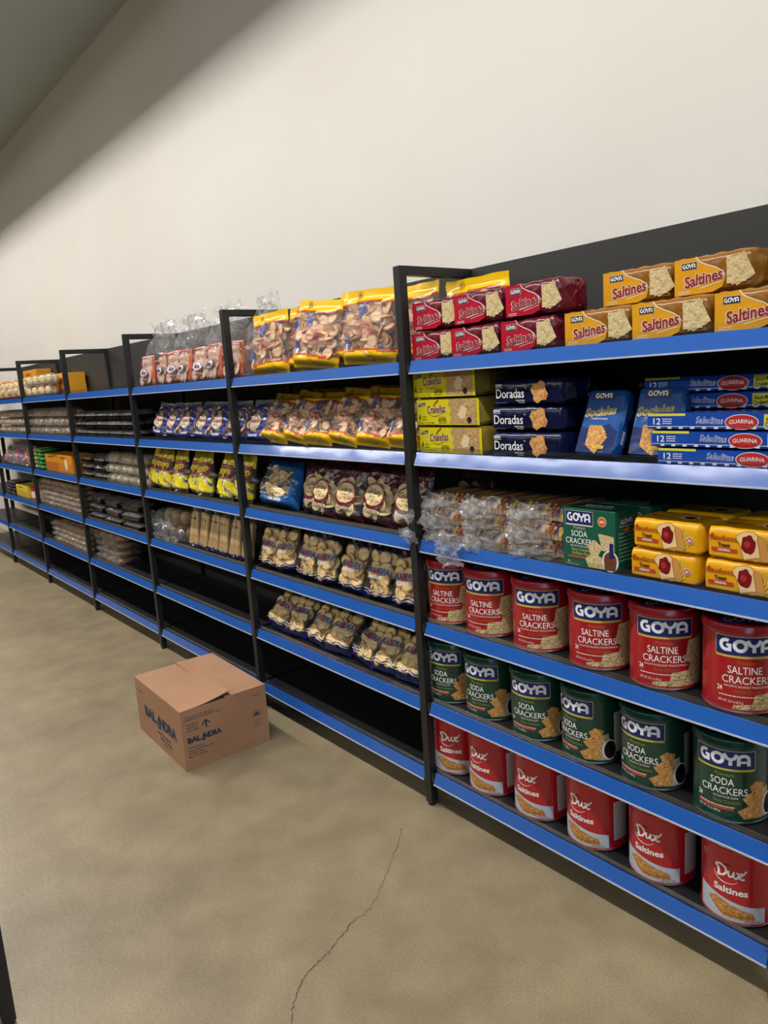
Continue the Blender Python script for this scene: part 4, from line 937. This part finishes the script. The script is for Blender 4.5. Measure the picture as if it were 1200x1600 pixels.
# unit E
grid_put(clam(.255, .066, .17, BROWN, False, 6, 2), [-4.60, -4.33, -4.06, -3.79], [0, .067, .134], SURF[1], .042, 'clear dome box of brown pastries', 'clear dome boxes of pastries, second shelf')
T6 = clam(.165, .040, .15, BROWN, False, 7, 2)
grid_put(T6, [-4.615, -4.44, -4.265, -4.09, -3.915, -3.74], [0, .041, .082, .123, .164], SURF[3], .042, 'clear tub of cookies, fourth shelf', 'clear cookie tubs, fourth shelf')
grid_put(T6, [-4.37, -4.195, -4.02, -3.845, -3.70], [0, .041, .082, .123], SURF[4], .042, 'clear tub of cookies, fifth shelf', 'clear cookie tubs, fifth shelf')
def carton(name, w, h, d, c1, c2, label, loc, rz=0, group=None, win=None):
    t = thing(name, label, 'box', loc, (0, 0, R(rz)), group)
    MB().box(-w/2, 0, 0, w/2, d, h, mat('carton_'+c1[1:], c1, .4)).build('body', t, bevel=.002)
    a = Art(); a.rect(-w/2+.004, h*.08, w/2-.004, h*.55, mat('carton_'+c2[1:], c2, .4), 1)
    if win: a.oval(win*w, h*.5, w*.13, h*.36, ink('#c9a06a'), 2); a.oval(win*w, h*.5, w*.10, h*.28, ink('#e6cfa0'), 3)
    a.lines(-w*.3, h*.8, w*.4, 1, .01, h*.08, ink('#7a2a16'), 2, 3)
    k = MB(); a.put(k, lambda u, v, e: (u, -e*1.5, v)); k.build('printed_front', t)
def poly_bag(seed, w, h, t_, m1, content, n=10):
    fn = bag_surf(w, h, t_, seed, .86, .06, .1, .008); root = thing('pastry_bag', '', 'pastry bag')
    b_ = bag_mesh(fn, lambda u, v: m1 if v < .12 or v > .90 else FILM2, 18, 20).build('film', root)
    me = MB().lathe([(.0004, -.02), (.024, -.018), (.034, 0), (.024, .018), (.0004, .020)], content, 14, cap=False).mesh('pastry')
    return Proto(root, [(b_, [])]+fill(root, me, 'pastry', scatter(fn, w, h, .034, n, .16, .80, seed, .4, .016, .16, .84)))
carton('pastry_carton', .55, .080, .16, '#dd9a1e', '#a8482e', 'orange carton with brown base lying behind small pastry bags, lower one', (-4.20, .135, SURF[0]), 0, 'orange cartons on the top shelf')
carton('pastry_carton', .55, .078, .16, '#dd9a1e', '#b5512a', 'orange carton lying behind small pastry bags, upper one', (-4.21, .14, SURF[0]+.0805), -1, 'orange cartons on the top shelf')
carton('pastry_carton', .40, .230, .12, '#e09a22', '#c0562e', 'tall orange and red carton standing beyond the fifth post', (-4.99, .18, SURF[0]), 0, 'orange cartons on the top shelf')
PBG = poly_bag(101, .19, .085, .08, FILM2, PALE, 6)
for i, x in enumerate((-4.60, -4.42, -4.24, -4.06)):
    PBG.put((x, .065, SURF[0]+.001), (R(-4), 0, R((-1)**i*4)), 'small clear bag of pale pastries, lower row before the cartons, %s' % ['farthest', 'second', 'third', 'nearest'][i], 'clear pastry bags before the cartons')
    PBG.put((x+.05, .070, SURF[0]+.082), (R(-4), 0, R((-1)**i*4)), 'small clear bag of pale pastries, upper row before the cartons, %s' % ['farthest', 'second', 'third', 'nearest'][i], 'clear pastry bags before the cartons')
GR = MB().lathe([(.0004, -.115), (.014, -.11), (.017, 0), (.014, .11), (.0004, .115)], foil('#1f7a3a', .4, 30), 12, cap=False).mesh('wrapped_roll'); GY = MB().lathe([(.0004, -.115), (.014, -.11), (.017, 0), (.014, .11), (.0004, .115)], foil('#d8c22a', .4, 30), 12, cap=False).mesh('wrapped_roll')
for ci, (x, me, cn) in enumerate([(-4.66, GY, 'yellow'), (-4.575, GR, 'green'), (-4.49, GR, 'green')]):
    for j in range(5):
        o = bpy.data.objects.new('wrapped_roll', me); C.objects.link(o); o.location = (x, .150, SURF[2]+.017+j*.033); o.rotation_euler = (R(90), 0, R(4*(-1)**j)); o.scale = (1.9, .95, 1)
        o['category'] = 'wrapped roll'; o['group'] = 'yellow and green wrapped rolls'; o['label'] = 'flat %s wrapped roll, %s, %s' % (cn, ['outer column', 'middle column', 'column next to the orange box'][ci], rown[j].replace('row', 'from below' if j == 1 else 'row'))
carton('pastry_carton', .34, .135, .16, '#d9881c', '#c77a1c', 'orange carton with a loaf picture, middle shelf, next to the fourth post', (-3.88, .05, SURF[2]), 0, 'orange cartons on the middle shelf', .1)
carton('pastry_carton', .32, .132, .16, '#d08a20', '#b5651c', 'orange carton beside the green wrapped rolls, middle shelf', (-4.235, .06, SURF[2]), 2, 'orange cartons on the middle shelf')
# unit F
LOAF = biscuit_mat('loaf', '#b58a4e', '#d8b478', '#ecd6a6', 40)
PF = poly_bag(105, .20, .16, .11, foil('#d98a1e', .3, 20), LOAF, 10)
for i, x in enumerate((-5.72, -5.50, -5.28, -5.06, -4.84)):
    PF.put((x, .085, SURF[0]+.001), (R(-4), 0, R((-1)**i*5)), 'orange-ended bag of pale loaves on the farthest stocked top shelf, %s' % ['farthest', 'second', 'third', 'fourth', 'nearest the fifth post'][i], 'orange-ended loaf bags')
grid_put(clam(.225, .062, .17, BROWN, False, 8, 2), [-5.70, -5.46, -5.22, -4.98], [0, .067, .134], SURF[1], .042, 'clear pastry box beyond the fifth post', 'clear pastry boxes beyond the fifth post')
cc = ['#a8384a', '#3a7a4a', '#b54a6a', '#5a2a5a', '#c8683a', '#8a2a3a']; nm_ = ['rose red', 'green', 'pink', 'purple', 'orange', 'dark red']
for i, x in enumerate((-5.68, -5.52, -5.36, -5.20, -5.04, -4.88)):
    p_ = poly_bag(110+i, .155, .175, .09, FILM2, biscuit_mat('sweets_'+nm_[i].replace(' ', '_'), cc[i], cc[i], '#cdb8a8', 30), 12)
    p_.put((x, .075, SURF[2]+.001), (R(-12), 0, R((-1)**i*4)), 'clear bag of %s sweets on the middle shelf beyond the fifth post' % nm_[i], 'bags of coloured sweets')
grid_put(clam(.135, .030, .15, DARK, True, 9, 1), [-5.72, -5.57], [0, .031, .062, .093], SURF[3], .04, 'small black tray stacked beside the yellow pack', 'small black trays beside the yellow pack', cn=['far stack', 'near stack'])
carton('pastry_carton', .40, .100, .15, '#d8c032', '#c9a83a', 'yellow pack lying on the fourth shelf beside the small black trays', (-5.27, .05, SURF[3]))
carton('pastry_carton', .20, .120, .15, '#b5322e', '#d9c8b8', 'red and pale carton against the fifth post, fourth shelf', (-4.90, .09, SURF[3]), 20)

# ------------------------------------------------------------------ cardboard box on the floor
KR = mat('cardboard', '#aa8060', .85, 0, .06, 120, 0, '#a27858', 6); KI = mat('cardboard_inside', '#8d6c4a', .9)
BXW, BXD, BXH = .522, .372, .248
t = thing('cardboard_box', 'closed brown cardboard box with dark blue printing on the concrete floor', 'box', (-.836, -.512, 0), (0, 0, R(-2.0)))
wl = MB(); T = .004
wl.box(-BXW, 0, 0, 0, T, BXH, KR); wl.box(-BXW, BXD-T, 0, 0, BXD, BXH, KR); wl.box(-BXW, T, 0, -BXW+T, BXD-T, BXH, KR); wl.box(-T, T, 0, 0, BXD-T, BXH, KR); wl.box(-BXW+T, T, 0, -T, BXD-T, T, KI)
wl.build('body', t)
def flap(name, fn, nu=14, nv=10):
    m = MB(); m.grid(lambda u, v: fn(u, v), nu, nv, KR, False); o = m.build(name, t); s = o.modifiers.new('solid', 'SOLIDIFY'); s.thickness = .0035; s.offset = -1; return o
flap('flap', lambda u, v: (-v*.17, T+u*(BXD-2*T), BXH-.0045-.006*v)); flap('flap', lambda u, v: (-BXW+v*.17, T+u*(BXD-2*T), BXH-.0045-.002*v))
# near long flap, its inner edge lifted toward the +x side; far long flap underneath
flap('flap', lambda u, v: (-BXW+(BXW)*u, v*.215, BXH+.001+.026*v*v*max(0, u-.25)/.75+.002*math.sin(u*3)*v))
flap('flap', lambda u, v: (-BXW+BXW*u, BXD-v*.180, BXH+.0002+.004*v*(1-u)))
BI = ink('#2b3550', .7)
a = Art()
def balandra_logo(a, u, v, w, h, m):
    vs = [('BAL', -.30), ('NDRA', .245)]
    a.text('BAL', u-w*.30, v, h, m, 1, w*.38, 0, .07); a.text('NDRA', u+w*.245, v, h, m, 1, w*.52, 0, .07)
    a.poly([(u-w*.10, v), (u+w*.02, v), (u-w*.015, v+h*1.35)], m, 1); a.poly([(u-w*.11, v-h*.10), (u+w*.03, v-h*.10), (u-w*.01, v-h*.38), (u-w*.07, v-h*.38)], m, 1); a.ribbon([(u-w*.075, v+h*.3), (u-w*.005, v+h*.3)], .002, KR, 2)
balandra_logo(a, -.245, .105, .36, .042, BI)
a.text('GALLETAS CUBANAS', -.215, .066, .012, BI, 1, .15, 0, .01); a.text('CUBAN CRACKERS', -.20, .046, .012, BI, 1, .13, 0, .01); a.text('36 BAGS / 7 OZ', -.19, .028, .008, BI, 1, .09); a.text('KEEP DRY', -.46, .195, .007, BI, 1, .06)
k = MB(); a.put(k, lambda u, v, e: (u, -e, v)); k.build('long_side_print', t)
a = Art()
a.text('STORE IN A COOL, DRY PLACE', .080, .214, .0075, BI, 1, .125, 0, .01); a.text('CONSERVE EN UN LUGAR FRESCO Y SECO', .090, .203, .0075, BI, 1, .155, 0, .01)
a.text('THIS SIDE UP', .045, .182, .0075, BI, 1, .052, 0, .01); a.text('ESTE LADO', .042, .170, .0075, BI, 1, .044, 0, .01); a.text('HACIA ARRIBA', .045, .158, .0075, BI, 1, .052, 0, .01)
a.rect(.098, .155, .105, .180, BI, 1); a.poly([(.084, .172), (.1015, .190), (.119, .172), (.119, .166), (.1015, .181), (.084, .166)], BI, 1)
k = MB(); a.put(k, lambda u, v, e: (e, u, v)); k.build('handling_print', t)
a = Art(); balandra_logo(a, .090, .112, .145, .020, BI)
for q, s_ in enumerate(('Distributed by:', 'Snack Distributors, LLC', 'PO BOX 7001', 'Miami, FL 33178')): a.text(s_, .018, .088-q*.0125, .0078, BI, 1, None, 0, .01, 'l')
k = MB(); a.put(k, lambda u, v, e: (e, u, v)); k.build('maker_print', t)
a = Art(); a.text('SCAN ME', .325, .215, .006, BI, 1, .040)
for q in range(9):
    th = R(20*q+10); a.ribbon([(.322+.017*math.cos(th), .130+.017*math.sin(th)), (.322+.025*math.cos(th), .130+.025*math.sin(th))], .002, BI, 1)
a.poly([(.322+.013*math.cos(R(q*15)), .131+.013*math.sin(R(q*15))) for q in range(13)], BI, 1); a.ribbon([(.298, .128), (.346, .128)], .0015, BI, 1)
for q, s_ in enumerate(('6 months', 'shelf life', 'best by date')): a.text(s_, .304, .108-q*.012, .006, BI, 1, None, 0, 0, 'l')
k = MB(); a.put(k, lambda u, v, e: (e, u, v)); k.build('corner_print', t)

# ------------------------------------------------------------------ let bags rest on their shelves
bpy.context.view_layer.update()
KD = {}
for o in bpy.data.objects:
    if o.parent is not None: KD.setdefault(o.parent.name, []).append(o)
def extent(o):
    lo = [9e9]*3; hi = [-9e9]*3; st = [o]
    while st:
        q = st.pop(); st += KD.get(q.name, [])
        if q.type != 'MESH': continue
        M = q.matrix_world
        big = len(q.data.vertices) > 400
        for v in (q.data.vertices if not big or q.name.startswith(('film', 'wrapper')) else []):
            p = M @ v.co
            for i in range(3):
                if p[i] < lo[i]: lo[i] = p[i]
                if p[i] > hi[i]: hi[i] = p[i]
    return lo, hi
for o in [o for o in bpy.data.objects if o.parent is None and o.name.split('.')[0] in ('biscuit_bag', 'cracker_bag', 'snack_bag', 'puff_bag', 'breadstick_bag', 'pastry_bag', 'clear_bag')]:
    sf = [z for z in SURF if abs(o.location.z-z) < .012]
    lo, hi = extent(o)
    if sf: o.location.z += sf[0]+.0006-lo[2]
    if lo[1] < .0315: o.location.y += .0315-lo[1]
    elif hi[1] > .312: o.location.y -= min(hi[1]-.312, lo[1]-.0315)
